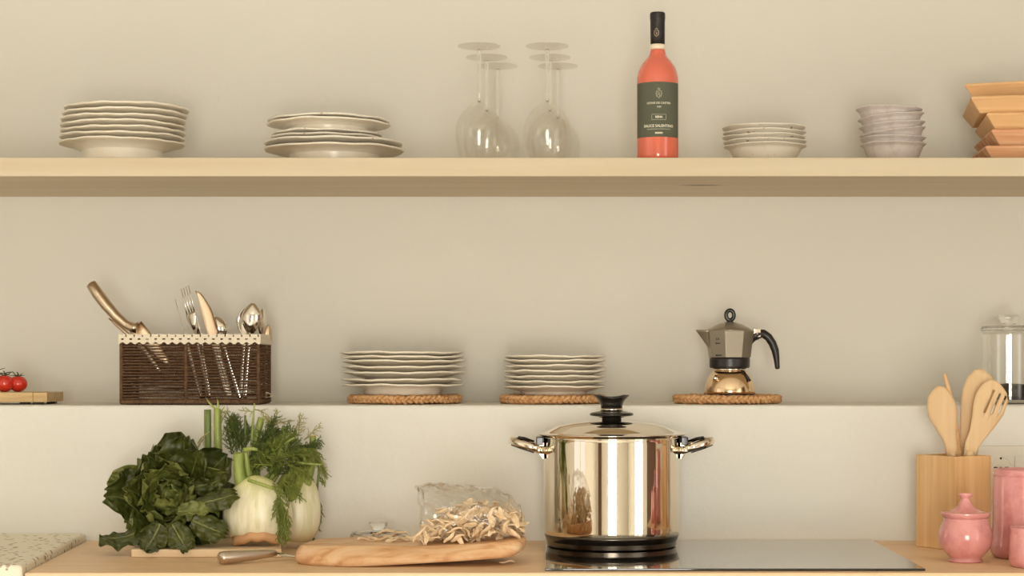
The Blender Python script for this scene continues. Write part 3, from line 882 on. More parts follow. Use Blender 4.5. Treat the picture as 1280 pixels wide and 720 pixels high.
# ------------------------------------------------------------------ moka pot
DM = 3.545
km = DM / F
o = braid_mat('straw_mat', 68 * km, .018, 44); o.location = (X(909, DM), DM, LEDGE)
tag(o, 'braided round straw mat under the moka pot on the ledge', 'straw mat')
mc = Vector((X(912, DM), DM, LEDGE + .0168))
mk = empty('moka_pot', mc, 'moka coffee pot with black handle and shiny domed steel base on the ledge', 'coffee pot')
def mz(y): return Z(y, DM) - mc.z
def mx(px): return X(px, DM) - mc.x
zb_ = mz(493.5)
mb = MB()
mb.lathe([(0, 0), (31.5 * km, 0), (32 * km, .001), (31.8 * km, mz(488)), (30.6 * km, mz(481)), (28 * km, mz(474)), (24.5 * km, mz(468.5)), (21 * km, mz(464.5)), (20 * km, mz(463.5)), (0, mz(463.5))], 72)
bs = mb.build('boiler', M['warm_tinted_steel'], mk)
mb = MB(); mb.lathe([(0, -.0004), (32.3 * km, -.0004), (32.5 * km, .0016), (32 * km, .0026), (0, .0026)], 72); mb.build('base_rim', M['black'], bs)
mb = MB(); mb.lathe([(19.5 * km, mz(464)), (21 * km, mz(463.5)), (21 * km, mz(460)), (19.5 * km, mz(459.5))], 48); mb.build('collar', M['steel'], bs)
# safety valve and seam
va = Matrix.Translation((mx(892.5), -math.sqrt(max(0, (28.5 * km) ** 2 - mx(892.5) ** 2)), mz(473))) @ Matrix.Rotation(math.radians(-38), 4, 'Z') @ Matrix.Rotation(math.radians(70), 4, 'X')
mb = MB(); mb.lathe([(0, 0), (.0062, 0), (.0062, .0025), (.0035, .0035), (.003, .0055), (0, .0055)], 16, M=va); mb.build('safety_valve', M['steel'], bs)
mb = MB(); mb.tube([(mx(927.5), -.0225, mz(464)), (mx(931.5), -.029, mz(470)), (mx(935.5), -.032, mz(476))], .0023, 6); mb.build('handle_tip', M['black'], bs)
mb = MB()
mb.lathe([(0, mz(460)), (24 * km, mz(460)), (25.2 * km, mz(458.5)), (25.4 * km, mz(449)), (24.6 * km, mz(447)), (0, mz(447))], 64); mb.build('black_ring', M['black'], mk)
mb = MB()
k8 = 1 / math.cos(PI / 8)
mb.lathe([(0, mz(447)), (24.4 * km * k8, mz(447)), (26.5 * km * k8, mz(430)), (28.6 * km * k8, mz(414.5)), (28.2 * km * k8, mz(413.6)), (0, mz(413.6))], 8, smooth=False, rot=PI / 8 + .12)
bd2 = bevel(mb.build('upper_body', M['alu'], mk), .0008)
mb = MB()
mb.lathe([(28.9 * km, mz(414)), (28.9 * km, mz(412.8)), (25 * km, mz(410.5)), (17 * km, mz(406)), (8 * km, mz(403)), (3 * km, mz(402.4)), (0, mz(402.4))], 64)
lid = mb.build('lid', M['alu'], mk)
mb = MB()
cx, cz = mx(912.5), mz(394)
mb.lathe([(0, mz(403)), (4.5 * km, mz(403)), (3.2 * km, mz(400.5)), (0, mz(400.5))], 16, c=(cx, 0, 0))
mb.tube([(cx + 4.9 * km * math.cos(t), 0, cz + 6.2 * km * math.sin(t)) for t in [2 * PI * i / 28 for i in range(28)]], 2.6 * km, 10, closed=True, cap=False)
mb.build('lid_knob', M['blackgloss'], lid)
# spout
mb = MB()
nS = 10
def spout(u, v_):
    # u from body foot (0) to lip (1), v across
    th = (v_ - .5) * 2
    zc = mz(437) + (mz(412.5) - mz(437)) * u
    ext = (mx(871) - mx(886)) * u ** 1.05
    halfw = .0015 + .0145 * u
    x = mx(887 - 2 * u) + ext * (1 - abs(th)) ** .8
    return (x, th * halfw, zc)
mb.grid(spout, nS, 12)
o = mb.build('spout', M['alu'], bd2); solid(o, .0012)
mb = MB()
b_ = [mb.add(p) for p in ((mx(870.5), 0, mz(413.2)), (mx(886), -.0158, mz(412.4)), (mx(898), -.010, mz(409.0)), (mx(898), .010, mz(409.0)), (mx(886), .0158, mz(412.4)))]
mb.quad(b_, 0, False); o = mb.build('spout_lid', M['alu'], lid); solid(o, .0012)
# handle
mb = MB()
hpts = [(938.5, 430, 1.5), (940, 424, 4.2), (943.5, 419.5, 6.0), (948, 417.5, 5.6), (954, 417, 4.8), (960.5, 421.5, 4.7), (965.5, 429, 4.6), (969, 438, 4.3), (970.5, 447, 3.6), (971.3, 455, 3.0), (971.8, 460, 2.8), (971.8, 461.5, 1.6)]
sp_ = []; sr = []
for i in range(len(hpts) - 1):
    for t in (0, .5):
        sp_.append((mx(hpts[i][0] * (1 - t) + hpts[i + 1][0] * t), 0, mz(hpts[i][1] * (1 - t) + hpts[i + 1][1] * t)))
        sr.append((hpts[i][2] * (1 - t) + hpts[i + 1][2] * t) * km * 1.1)
sp_.append((mx(hpts[-1][0]), 0, mz(hpts[-1][1]))); sr.append(hpts[-1][2] * km)
mb.tube(sp_, sr, 14, flat=1.0, up=(0, 1, 0))
mb.build('handle', M['black'], mk)
mb = MB(); mb.box((mx(941.3), -.0088, mz(421.5)), (mx(950.3), .0088, mz(411)))
br = bevel(mb.build('hinge_bracket', M['cutlery'], mk), .0008)
mb = MB(); mb.lathe([(0, 0), (.0022, 0), (.0018, .0012), (0, .0012)], 14, M=Matrix.Translation((mx(946), -.0088, mz(417))) @ Matrix.Rotation(PI / 2, 4, 'X')); mb.build('rivet', M['satin'], br)
# print on the facet
an = PI / 8 + .12
fa = -PI / 2 - PI / 8 + .12 - (PI / 8 if False else 0)
best = min([PI / 8 + .12 + PI / 8 + i * PI / 4 for i in range(16)], key=lambda a: abs(((a - math.radians(-113)) + PI) % (2 * PI) - PI))
nrm = Vector((math.cos(best), math.sin(best), 0)); tan_ = Vector((-math.sin(best), math.cos(best), 0))
def facet(z0, s0=0):
    def fn(x, y, z):
        zc = z0 + y
        t = (zc - mz(447)) / (mz(414.5) - mz(447))
        rr = (24.4 + (28.6 - 24.4) * t) * km
        return nrm * (rr + .0003 + z) + tan_ * (x + s0) + Vector((0, 0, zc))
    return fn
text_mb('LA', .0062, M['dark'], 'lettering', bd2, facet(mz(424)), .0001)
text_mb('MOKA', .0036, M['dark'], 'lettering', bd2, facet(mz(429.5)), .0001)
text_mb('BIALETTI', .0034, M['dark'], 'lettering', bd2, facet(mz(444.3)), .00025)

# ------------------------------------------------------------------ glass jar on the ledge
DJ = 3.55; kj = DJ / F
jc = Vector((X(1261, DJ), DJ, LEDGE))
jr = empty('glass_jar', jc, 'tall clear glass jar with knobbed glass lid at the right end of the ledge', 'jar')
def jz(y): return Z(y, DJ) - jc.z
Rj = 33.5 * kj
mb = MB(); mb.lathe([(0, 0), (Rj - .002, 0), (Rj, .003), (Rj, jz(415)), (Rj - .0025, jz(415)), (Rj - .0025, .010), (Rj - .006, .0075), (0, .0075)], 64); mb.build('jar_body', M['jarglass'], jr)
mb = MB(); mb.lathe([(0, jz(414.5)), (Rj + .0012, jz(414.5)), (Rj + .0015, jz(412)), (Rj - .001, jz(408)), (Rj * .8, jz(407.2)), (8 * kj, jz(406.5)), (9 * kj, jz(404)), (12 * kj, jz(401)), (13.5 * kj, jz(397)), (12.5 * kj, jz(394)), (0, jz(393.8))], 64)
mb.build('jar_lid', M['stemglass'], jr)
cf = MB()
cf.lathe([(0, .0080), (Rj - .0032, .0080), (Rj - .003, jz(482) - .001), (Rj * .6, jz(481)), (0, jz(480))], 48, wob=lambda r, z, a: (r, z + (.0012 * math.sin(5 * a) if z > .02 else 0)))
o = cf.build('ground_coffee', M['coffee']); o.location = jc
tag(o, 'dark ground coffee filling the bottom of the glass jar', 'coffee', None, 'stuff')

# ------------------------------------------------------------------ tomatoes and their board
DT = 3.50; kt = DT / F
bt0 = Vector((X(58.5, DT - .055), DT - .055, LEDGE))
tb = empty('tomato_board', bt0, 'small striped wooden board at the left end of the ledge under tomatoes', 'board')
zt1 = Z(490.5, DT - .06) - LEDGE; zt0 = .0045
mb = MB()
mb.box((-.16, 0, zt0), (-.0265, .12, zt1))
bevel(mb.build('board_body', M['tomato_board'], tb), .001)
mb = MB(); mb.box((-.0263, .001, zt0), (0, .119, zt1 - .0005)); bevel(mb.build('board_end', M['tomato_board'], tb), .001)
for x in (-.052, -.0275, -.140):
    mb = MB(); mb.box((x, .004, .0), (x + .016, .02, zt0 + .0005)); mb.build('foot', M['black'], tb)
    mb = MB(); mb.box((x, .1, .0), (x + .016, .116, zt0 + .0005)); mb.build('foot', M['black'], tb)
def tomato(name, px, D, r, label):
    mb = MB(); prof = []
    for i in range(21):
        t = PI * i / 20
        rr = math.sin(t) * r; z = -math.cos(t) * r * .90
        if t > 2.6: z -= (t - 2.6) ** 2 * r * .9
        prof.append((max(rr, 0), z))
    tt = empty(name, (X(px, D), D, LEDGE + zt1 + r * .90), label, 'tomato', 'cherry tomatoes on the ledge board')
    mb.lathe(prof, 32, wob=lambda a_, z, a: (a_ * (1 + .015 * math.sin(4 * a)), z)); mb.build('fruit', M['tomato'], tt)
    mb = MB()
    for i in range(5):
        a = 2 * PI * i / 5 + px
        mb.tube([(0, 0, r * .80), (r * .35 * math.cos(a), r * .35 * math.sin(a), r * .92), (r * .75 * math.cos(a), r * .75 * math.sin(a), r * (.95 + .25 * (i % 2)))], [.0011, .0012, .0003], 5)
    mb.tube([(0, 0, r * .8), (.001, 0, r * 1.05), (-.002, 0, r * 1.3)], [.0013, .001, .001], 6)
    mb.build('calyx', M['vine'], tt)
tomato('cherry_tomato', 22.5, 3.50, 11.3 * kt, 'red cherry tomato nearest the right end of the small ledge board')
tomato('cherry_tomato', 5.5, 3.485, 12 * kt, 'red cherry tomato left of the rightmost one, cut by the photo edge')
vb_ = P(0, 466, 3.5)
mb = MB()
mb.tube([P(-18, 464, 3.5) - vb_, P(-4, 466, 3.5) - vb_, P(6, 467, 3.5) - vb_, P(10, 465.5, 3.5) - vb_, P(16, 465, 3.5) - vb_, P(19, 468, 3.5) - vb_, P(20.5, 470, 3.5) - vb_], [.0013, .0013, .0012, .0011, .001, .001, .001], 6)
mb.tube([P(-8, 466, 3.5) - vb_, P(0, 462, 3.49) - vb_, P(6, 460, 3.48) - vb_], [.001, .0009, .0005], 6)
mb.tube([P(4, 467, 3.5) - vb_, P(10, 468, 3.49) - vb_, P(15, 470, 3.485) - vb_], [.0008, .0007, .0003], 6)
o = mb.build('tomato_vine', M['vine']); o.location = vb_; tag(o, 'thin dark green vine lying over the cherry tomatoes', 'vine')

# ------------------------------------------------------------------ socket plate
sk = empty('wall_socket', (X(1221, WALL_L), WALL_L, Z(625, WALL_L)), 'cream wall socket plate behind the wooden utensil holder', 'socket')
sxw = .135; szh = Z(557, WALL_L) - Z(625, WALL_L)
mb = MB(); mb.box((0, -.008, 0), (sxw, -.0008, szh)); bevel(mb.build('frame', M['socket'], sk), .002)
mzt = Z(569.5, WALL_L) - Z(625, WALL_L)
for i, x0 in enumerate((X(1234, WALL_L) - X(1221, WALL_L), X(1267, WALL_L) - X(1221, WALL_L))):
    x1 = x0 + .0478
    mb = MB(); mb.box((x0, -.0095, .014), (x1, -.0079, mzt)); mo = bevel(mb.build('module', M['socket'], sk), .0006)
    cxm = X(1249.5, WALL_L) - X(1221, WALL_L) if i == 0 else x0 + .024; czm = Z(584.5, WALL_L) - Z(625, WALL_L)
    mb = MB()
    for dx in ((-7.5, -5.2, 0, 6.2, 8.6) if i == 0 else (0, 9, 11.5)):
        mb.lathe([(0, 0), (.0021, 0), (.0021, .0004), (0, .0004)], 14, M=Matrix.Translation((cxm + dx * WALL_L / F, -.0095, czm)) @ Matrix.Rotation(PI / 2, 4, 'X'))
    if i == 0: mb.lathe([(0, 0), (.0024, 0), (.0024, .0004), (0, .0004)], 4, M=Matrix.Translation((cxm, -.0095, Z(572.5, WALL_L) - Z(625, WALL_L))) @ Matrix.Rotation(PI / 2, 4, 'X'))
    mb.build('pin_hole_disc', M['dark'], mo)  # dark discs stand in for the shade inside the holes
    if i == 0:
        mb = MB(); mb.tube([(cxm + .0195 * math.cos(a), -.0095, czm + .0185 * math.sin(a) + .0005) for a in [math.radians(10 + 160 * q / 20) for q in range(21)]], .0003, 4); mb.build('rim_groove', M['cutlery'], mo)

# ------------------------------------------------------------------ hob and stock pot
HT = COUNTER + .004
mb = MB()
hx0, hx1, hy0, hy1 = X(681, 2.898), X(1157, 2.898), 2.898, 3.375
mb.box((hx0, hy0, COUNTER + .0003), (hx1, hy1, HT))
hb = empty('induction_hob', (0, 0, 0), 'black glass hob set on the oak worktop beneath the stock pot', 'hob')
bevel(mb.build('glass_top', M['hob'], hb), .0012, 2)
PC = Vector((X(764.5, 3.267), 3.267, HT + .0002)); kp = 3.267 / F
pt = empty('stock_pot', PC, 'large polished steel stock pot with lid and two side handles on the hob', 'pot')
def pz(y): return Z(y, 3.267) - PC.z
Rb = 85 * kp
def fz(y, r=0): # front silhouettes
    return pz(y)
yb_ = .0
top = pz(545)
mb = MB()
mb.lathe([(0, .019), (Rb * .98, .019), (Rb * 1.0, .0235), (Rb, .03), (Rb, top - .004), (Rb + .0012, top), (Rb - .001, top), (Rb - .0015, .03), (0, .022)], 128)
pbody = mb.build('pot_body', M['steel'], pt)
mb = MB()
mb.lathe([(0, 0), (78.5 * kp, 0), (80.5 * kp, .0015), (81.0 * kp, .010), (82 * kp, .0115), (83.5 * kp, .0185), (84.6 * kp, .0225), (0, .0225)], 128)
mb.build('pot_base', M['steel_dark'], pt)
mb = MB()
Rl = 93 * kp
mb.lathe([(0, top - .001), (Rb + .002, top - .001), (Rb + .0035, top + .0005), (Rl - .001, top + .003), (Rl, top + .0040), (Rl - .001, top + .005), (Rb + .001, top + .0062), (Rb - .006, top + .0085), (Rb * .8, top + .0170), (Rb * .6, top + .0225), (Rb * .4, top + .0255), (Rb * .2, top + .0270), (0, top + .0275)], 128)
ld = mb.build('pot_lid', M['steel'], pt)
mb = MB(); z1 = top + .0275
def kz(y): return pz(y) 
mb.lathe([(0, z1 - .0015), (12.5 * kp, z1 - .0015), (12 * kp, z1 + .0045), (18 * kp, z1 + .0070), (27 * kp, z1 + .0090), (27.5 * kp, z1 + .0115), (26 * kp, z1 + .0135), (14 * kp, z1 + .0170), (13.5 * kp, z1 + .0185), (0, z1 + .0185)], 48)
kb = mb.build('lid_knob', M['blackgloss'], ld)
mb = MB(); mb.lathe([(0, z1 + .0180), (13.8 * kp, z1 + .0180), (14 * kp, z1 + .0215), (0, z1 + .0215)], 40); mb.build('knob_band', M['steel'], kb)
mb = MB(); mb.lathe([(0, z1 + .0213), (13.2 * kp, z1 + .0213), (14 * kp, z1 + .028), (16.5 * kp, z1 + .036), (21 * kp, z1 + .0425), (22.3 * kp, z1 + .0445), (21.3 * kp, z1 + .0457), (18 * kp, z1 + .0450), (14 * kp, z1 + .0405), (0, z1 + .0405)], 48,
  wob=lambda r, z, a: (r, z - (.0035 * max(0, math.cos(2 * (a + PI / 2))) if z > z1 + .040 else 0)))
mb.build('knob_grip', M['blackgloss'], kb)
for sgn, nm_ in ((-1, 'l'), (1, 'r')):
    mb = MB(); R0 = Rb
    hz = pz(556)
    # steel loop: plate rising outward, wide in y
    pts = []
    for i in range(25):
        t = PI * (i / 24) - PI / 2
        xx = R0 + .010 + .049 * math.cos(t) ** .6 if math.cos(t) > 0 else R0 + .010
        yy = .042 * math.sin(t)
        pts.append((sgn * xx, yy, hz - .009 + .018 * (xx - R0) / .059))
    mb.tube(pts, .0032, 10, flat=2.0)
    for s2 in (-1, 1):
        mb.tube([(sgn * (R0 + .011), s2 * .042, hz - .006), (sgn * (R0 + .004), s2 * .036, hz - .008), (sgn * (R0 - .006), s2 * .032, hz - .008)], [.0032, .0036, .004], 8, flat=1.9)
    hd_ = mb.build('handle', M['steel'], pt)
    mb = MB()
    tri = [(R0 - .001, pz(552)), (R0 + .014, pz(553)), (R0 + .013, pz(560)), (R0 + .006, pz(569)), (R0 + .0015, pz(573)), (R0 - .001, pz(573))]
    bb = [mb.add((sgn * x, y_, z)) for y_ in (-.030, .030) for x, z in tri]; n6 = len(tri)
    for a in range(n6):
        b = (a + 1) % n6; mb.quad((bb[a], bb[b], bb[n6 + b], bb[n6 + a]), 0, False)
    mb.quad(bb[:n6][::-1], 0, False); mb.quad(bb[n6:], 0, False)
    bevel(mb.build('bracket', M['steel'], hd_), .002, 3)
    mb = MB(); mb.box((min(sgn * (R0 + .0005), sgn * (R0 + .013)), -.033, pz(556)), (max(sgn * (R0 + .0005), sgn * (R0 + .013)), .033, pz(545.5))); bevel(mb.build('bracket_insert', M['blackgloss'], hd_), .0015)
    mb = MB(); mb.tube([(sgn * (R0 + .017), .036, hz + .0045), (sgn * (R0 + .034), .038, hz + .0095), (sgn * (R0 + .045), .030, hz + .0125)], [.002, .0032, .002], 6); mb.build('grip_insert', M['blackgloss'], hd_)
    mb = MB(); mb.tube([(sgn * (R0 + .017), -.0455, hz - .0115), (sgn * (R0 + .040), -.0405, hz - .0045), (sgn * (R0 + .0565), -.019, hz + .0005)], .0013, 6); mb.build('grip_insert', M['blackgloss'], hd_)

# ------------------------------------------------------------------ utensil holder
L_ = Vector((.665, 3.29)); u_ = Vector((.52, -.854)); u_.normalize(); n_ = Vector((.854, .52)); n_.normalize()
hh = Z(570.5, 3.22) - COUNTER
uh = empty('utensil_holder', (L_.x, L_.y, COUNTER + .0002), 'square bamboo box holding wooden spoons, standing behind the pink pots', 'utensil holder', rz=math.atan2(u_.y, u_.x))
mb = MB(); W1, W2, tw = .10, .085, .008
for a, b in (((0, 0), (W1, tw)), ((0, W2 - tw), (W1, W2)), ((0, tw), (tw, W2 - tw)), ((W1 - tw, tw), (W1, W2 - tw))):
    pass
ou = [(0, 0), (W1, 0), (W1, W2), (0, W2)]; inn = [(tw, tw), (W1 - tw, tw), (W1 - tw, W2 - tw), (tw, W2 - tw)]
o0 = [mb.add((*p, 0)) for p in ou]; o1 = [mb.add((*p, hh)) for p in ou]; i1 = [mb.add((*p, hh)) for p in inn]; i0 = [mb.add((*p, .008)) for p in inn]
for a, b in ((o0, o1), (o1, i1), (i1, i0)):
    for i in range(4): j = (i + 1) % 4; mb.quad((a[i], a[j], b[j], b[i]), 0, False)
mb.quad(o0[::-1], 0, False); mb.quad(i0, 0, False)
bevel(mb.build('box_body', M['bamboo'], uh), .0012)
cxu = L_ + u_ * W1 / 2 + n_ * W2 / 2
def utensil(name, label, pts_w, D, foot, slots=None, th=.006, face=(0, -1, 0), cup=0, mt='spoonwood', tilt=0.0):
    """pts_w: (px, py, halfwidth px); foot: world xy at box floor"""
    fz_ = COUNTER + .0095
    base = Vector((foot[0], foot[1], fz_))
    r = empty(name, base, label, 'wooden utensil', 'wooden utensils in the bamboo box')
    k_ = D / F
    pts = [P(px, py, D + tilt * i) - base for i, (px, py, _) in enumerate(pts_w)]; ws = [w_ * k_ for _, _, w_ in pts_w]
    nh = len(pts)
    mb = MB()
    if slots is None:
        sheet(mb, pts, ws, th, face, cup=cup, nv=10)
        mb.build('head', M[mt], r)
    else:
        o = None
        sheet(mb, pts, ws, th, face, nv=10)
        o = mb.build('head', M[mt], r)
        for (x0, y0, x1, y1, w_) in slots:
            c_ = MB(); a_ = P(x0, y0, D) - base; b_ = P(x1, y1, D) - base
            ax = (b_ - a_).normalized(); sd = ax.cross(Vector((0, 1, 0))).normalized() * w_ * k_
            vs = []
            for yy in (-.04, .04):
                for q in (a_ - sd, a_ + sd, b_ + sd, b_ - sd): vs.append(c_.add(q + Vector((0, yy, 0))))
            for q in ((0, 1, 2, 3), (7, 6, 5, 4), (0, 4, 5, 1), (1, 5, 6, 2), (2, 6, 7, 3), (3, 7, 4, 0)): c_.quad([vs[i] for i in q], 0, False)
            co = c_.build('cut', M[mt], r)
            bpy.context.view_layer.update()
            md = o.modifiers.new('b', 'BOOLEAN'); md.object = co; md.operation = 'DIFFERENCE'; md.solver = 'EXACT'
            bpy.context.view_layer.update()
            me = bpy.data.meshes.new_from_object(o.evaluated_get(bpy.context.evaluated_depsgraph_get()))
            o.modifiers.clear(); o.data = me; bpy.data.objects.remove(co)
    mb = MB(); e = pts[-1]; e2 = pts[-2]
    mb.tube([e2 * .5 + e * .5, e, e * .5, Vector((0, 0, .004))], [ws[-1] * .8, .0058, .0052, .005], 10); mb.build('handle', M[mt], r)
    return r
c_ = cxu
utensil('wooden_spoon', 'wooden spoon with plain oval head, leftmost of the utensils in the bamboo box', [(1170, 484, 3), (1172, 487, 9.5), (1173.5, 493, 14), (1176, 505, 18.2), (1179, 518, 18.5), (1182.5, 532, 14), (1186, 545, 9.5), (1189, 557, 7.5), (1190.5, 572, 7.2)], 3.25, (c_.x + .012, c_.y), face=(0, -1, .15), cup=.12)
utensil('wooden_spatula', 'thin wooden stirrer seen on edge behind the leftmost spoon', [(1180.5, 467, 1.2), (1182, 473, 2.2), (1186, 488, 2.8), (1191, 510, 3), (1196, 540, 3.2), (1199, 572, 3.5)], 3.28, (c_.x + .02, c_.y + .02), mt='tray')
utensil('wooden_spoon', 'broad wooden spatula with slanted top, rearmost of the utensils', [(1234, 466.5, 9), (1231, 470, 15), (1227, 478, 19), (1222, 492, 19.5), (1217, 508, 16.5), (1213, 526, 13), (1209, 545, 9), (1206, 572, 7)], 3.285, (c_.x, c_.y + .02), cup=.05)
utensil('slotted_spoon', 'slotted wooden spoon with three slits, rightmost in the bamboo box', [(1248, 478, 3), (1246, 480, 10), (1243, 486, 16.5), (1240, 497, 20.5), (1235.5, 512, 20), (1230, 526, 16), (1222, 543, 11), (1215, 556, 9), (1211, 572, 7)], 3.25, (c_.x - .012, c_.y - .006), slots=[(1242, 488, 1230, 516, 1.3), (1250, 492, 1239, 517, 1.3), (1257.5, 495, 1248, 517, 1.3)], th=.005)

# ------------------------------------------------------------------ pink pottery
DS = 3.035; ks = DS / F
sb = empty('sugar_bowl', (X(1207, DS), DS, COUNTER + .0002), 'round pink glazed sugar bowl with pointed lid on the worktop', 'sugar bowl')
z_ = lambda y: Z(y, DS) - COUNTER
f0 = z_(701)
def q(y): return z_(y) - f0
prof = [(0, 0), (19.5, 0), (20.8, q(700.3)), (20.6, q(698.5)), (18.6, q(697)), (20.5, q(694.5)), (27, q(688)), (31.8, q(680)), (33.6, q(671)), (33, q(664)), (30.8, q(657)), (28.2, q(651)), (27.2, q(648.5)), (27.4, q(646)), (0, q(646))]
mb = MB(); mb.lathe([(r * ks, z) for r, z in prof], 72); mb.build('bowl_body', M['pink'], sb)
prof = [(0, q(646.2)), (27.5, q(646.2)), (29, q(644)), (31.2, q(639.5)), (30.6, q(638.8)), (27, q(639.5)), (20, q(638)), (13, q(634)), (8, q(629)), (5.6, q(623.5)), (5.4, q(621.5)), (8, q(619)), (8.6, q(617)), (8, q(615.4)), (3, q(615)), (0, q(615.2))]
mb = MB(); mb.lathe([(r * ks, z) for r, z in prof], 72); mb.build('lid', M['pink'], sb)
DV = 3.10; kv = DV / F
vs = empty('pink_canister', (X(1281, DV), DV, COUNTER + .0002), 'tall pink glazed canister standing right of the bamboo box', 'canister')
zv = lambda y: Z(y, DV) - Z(697.5, DV)
prof = [(0, 0), (36, 0), (38.5, zv(696)), (42, zv(690)), (42.6, zv(684)), (41, zv(676)), (39.6, zv(660)), (39.2, zv(640)), (39.4, zv(615)), (38.8, zv(600)), (37.4, zv(592)), (38.6, zv(588.5)), (38.5, zv(587)), (36.5, zv(587)), (35.4, zv(592)), (36, zv(620)), (36, zv(680)), (0, zv(690))]
mb = MB(); mb.lathe([(r * kv, z) for r, z in prof], 72); mb.build('canister_body', M['pink'], vs)
mb = MB(); mb.lathe([(37.2 * kv, zv(595.5)), (38.9 * kv, zv(595)), (38.9 * kv, zv(594)), (37.2 * kv, zv(593.5))], 72); mb.build('rim_band', M['pink'], vs)
DU = 2.96; ku = DU / F
cu_ = empty('pink_cup', (X(1290, DU), DU, COUNTER + .0002), 'short pink glazed cup in front of the tall canister, cut by the photo edge', 'cup')
zu = lambda y: Z(y, DU) - COUNTER
f1 = 0
prof = [(0, 0), (24.5, 0), (26.5, .0015), (28.2, .010), (28, .030), (27, .050), (26.4, .058), (27.6, .0625), (27.2, .0635), (25.2, .063), (24.6, .055), (25.5, .02), (0, .006)]
mb = MB(); mb.lathe([(r * ku, z) for r, z in prof], 64); mb.build('cup_body', M['pink'], cu_)

# ------------------------------------------------------------------ cutting board, knife, olive board
mb = MB()
D0 = 3.098; D1 = 3.335
CT = COUNTER + .0142
pa_ = (X(164, D0), D0); pb_ = (X(352, D0), D0); pc_ = (X(349, D1), D1); pd_ = (X(178, D1), D1)
mb.prism([pa_, pb_, pc_, pd_], COUNTER + .0002, CT)
o = bevel(mb.build('cutting_board', M['board']), .002); tag(o, 'thin pale wooden cutting board lying under the lettuce and fennel', 'cutting board')

kc = Vector((X(276, 2.985), 2.985, COUNTER))
kf = empty('table_knife', kc, 'steel knife with thick satin handle lying in front of the fennel', 'knife')
d_ = (Vector((X(357, 3.055), 3.055, COUNTER)) - kc)
L = d_.length; dx = d_.normalized()
mb = MB()
hp = [(-.002, .0105, .0075), (0.0, .0112, .0105), (.006, .0115, .0115), (.03, .0118, .0112), (.06, .0125, .0095), (.085, .0132, .0075), (.100, .0135, .0055)]
mb.tube([dx * a + Vector((0, 0, z)) for a, z, r in hp], [r for a, z, r in hp], 16, flat=.92)
mb.build('handle', M['satin'], kf)
mb = MB(); sheet(mb, [dx * a + Vector((0, 0, .0135 - .0105 * max(0, a - .095) / .05 )) for a in (.095, .105, .12, .135, .142)], [.003, .0065, .007, .005, .0006], .0016, (0, -.4, 1), nv=4); mb.build('blade', M['cutlery'], kf)

# olive wood board: thick live-edge slab, right end lifted
OB = Vector((X(440, 2.94), 2.94, COUNTER))
top_pts = [(357, 3.000), (372, 2.972), (398, 2.955), (440, 2.936), (490, 2.935), (540, 2.938), (590, 2.940), (630, 2.946), (655, 2.962)]
back_pts = [(658, 3.03), (640, 3.115), (600, 3.13), (540, 3.135), (470, 3.135), (420, 3.13), (388, 3.12), (368, 3.06)]
loop = [(X(px, D), D) for px, D in top_pts + back_pts]
def smooth_loop(lp_, it=2):
    for _ in range(it):
        o_ = []
        for i in range(len(lp_)):
            a, b = Vector(lp_[i]), Vector(lp_[(i + 1) % len(lp_)])
            o_ += [a * .75 + b * .25, a * .25 + b * .75]
        lp_ = o_
    return lp_
lp2 = smooth_loop(loop, 1)
lp2 = [Vector(a) * (1 - t) + Vector(lp2[(i + 1) % len(lp2)]) * t for i, a in enumerate(lp2) for t in (0, .5)]
cen = sum((Vector(p) for p in lp2), Vector((0, 0))) / len(lp2)
x_l, x_r = X(357, 3.0), X(655, 2.96)
def board_z(x): 
    t = max(0, min(1, (x - x_l) / (x_r - x_l)))
    return .0165 * max(0, (t - .25) / .75) ** 1.3, .0275 + .012 * max(0, (t - .15) / .85) ** 1.2 + .0025 * math.sin(t * 7)
def board_top(x, y): return COUNTER + board_z(x)[1] + .0015 * noise.noise(Vector((x * 12, y * 12, 0)))
mb = MB()
rings = []
nL = len(lp2)
def ring_at(f, zf, inset):
    idx = []
    for i, p in enumerate(lp2):
        d = (Vector(p) - cen); dl = d.length
        pp = cen + d * (f - inset / dl)
        fr_ = max(0, -d.y / dl) ** .6 * (zf ** 1.2) * f
        pp.y += .062 * fr_ * (1 - .45 * max(0, min(1, (pp.x - x_l) / (x_r - x_l)))); pp.x += .02 * zf * f * max(0, -d.x / dl) ** 3
        zb0, zt0_ = board_z(pp.x)
        wv = .0018 * noise.noise(Vector((p[0] * 25, p[1] * 25, zf * 2)))
        pp = pp + d.normalized() * wv
        z = zb0 + (zt0_ - zb0) * zf
        if zf == 1: z = board_top(pp.x, pp.y) - COUNTER
        idx.append(mb.add((pp.x - OB.x, pp.y - OB.y, z + .0006)))
    return idx
seq = [(0, 0, 0), (.5, 0, 0), (1, 0, .016), (1, .25, .006), (1, .5, .001), (1, .8, 0), (1, .97, .0005), (1, 1, .002), (.8, 1, 0), (.5, 1, 0), (.25, 1, 0), (.02, 1, 0)]
rg = [ring_at(*s_) for s_ in seq]
for a, b in zip(rg[:-1], rg[1:]):
    for i in range(nL):
        j = (i + 1) % nL; mb.quad((a[i], a[j], b[j], b[i]))
mb.quad(rg[-1], 0)
o = mb.build('olive_board', M['olive'], loc=OB)
tag(o, 'thick live-edge olive wood board with pasta on it, left of the stock pot', 'cutting board')

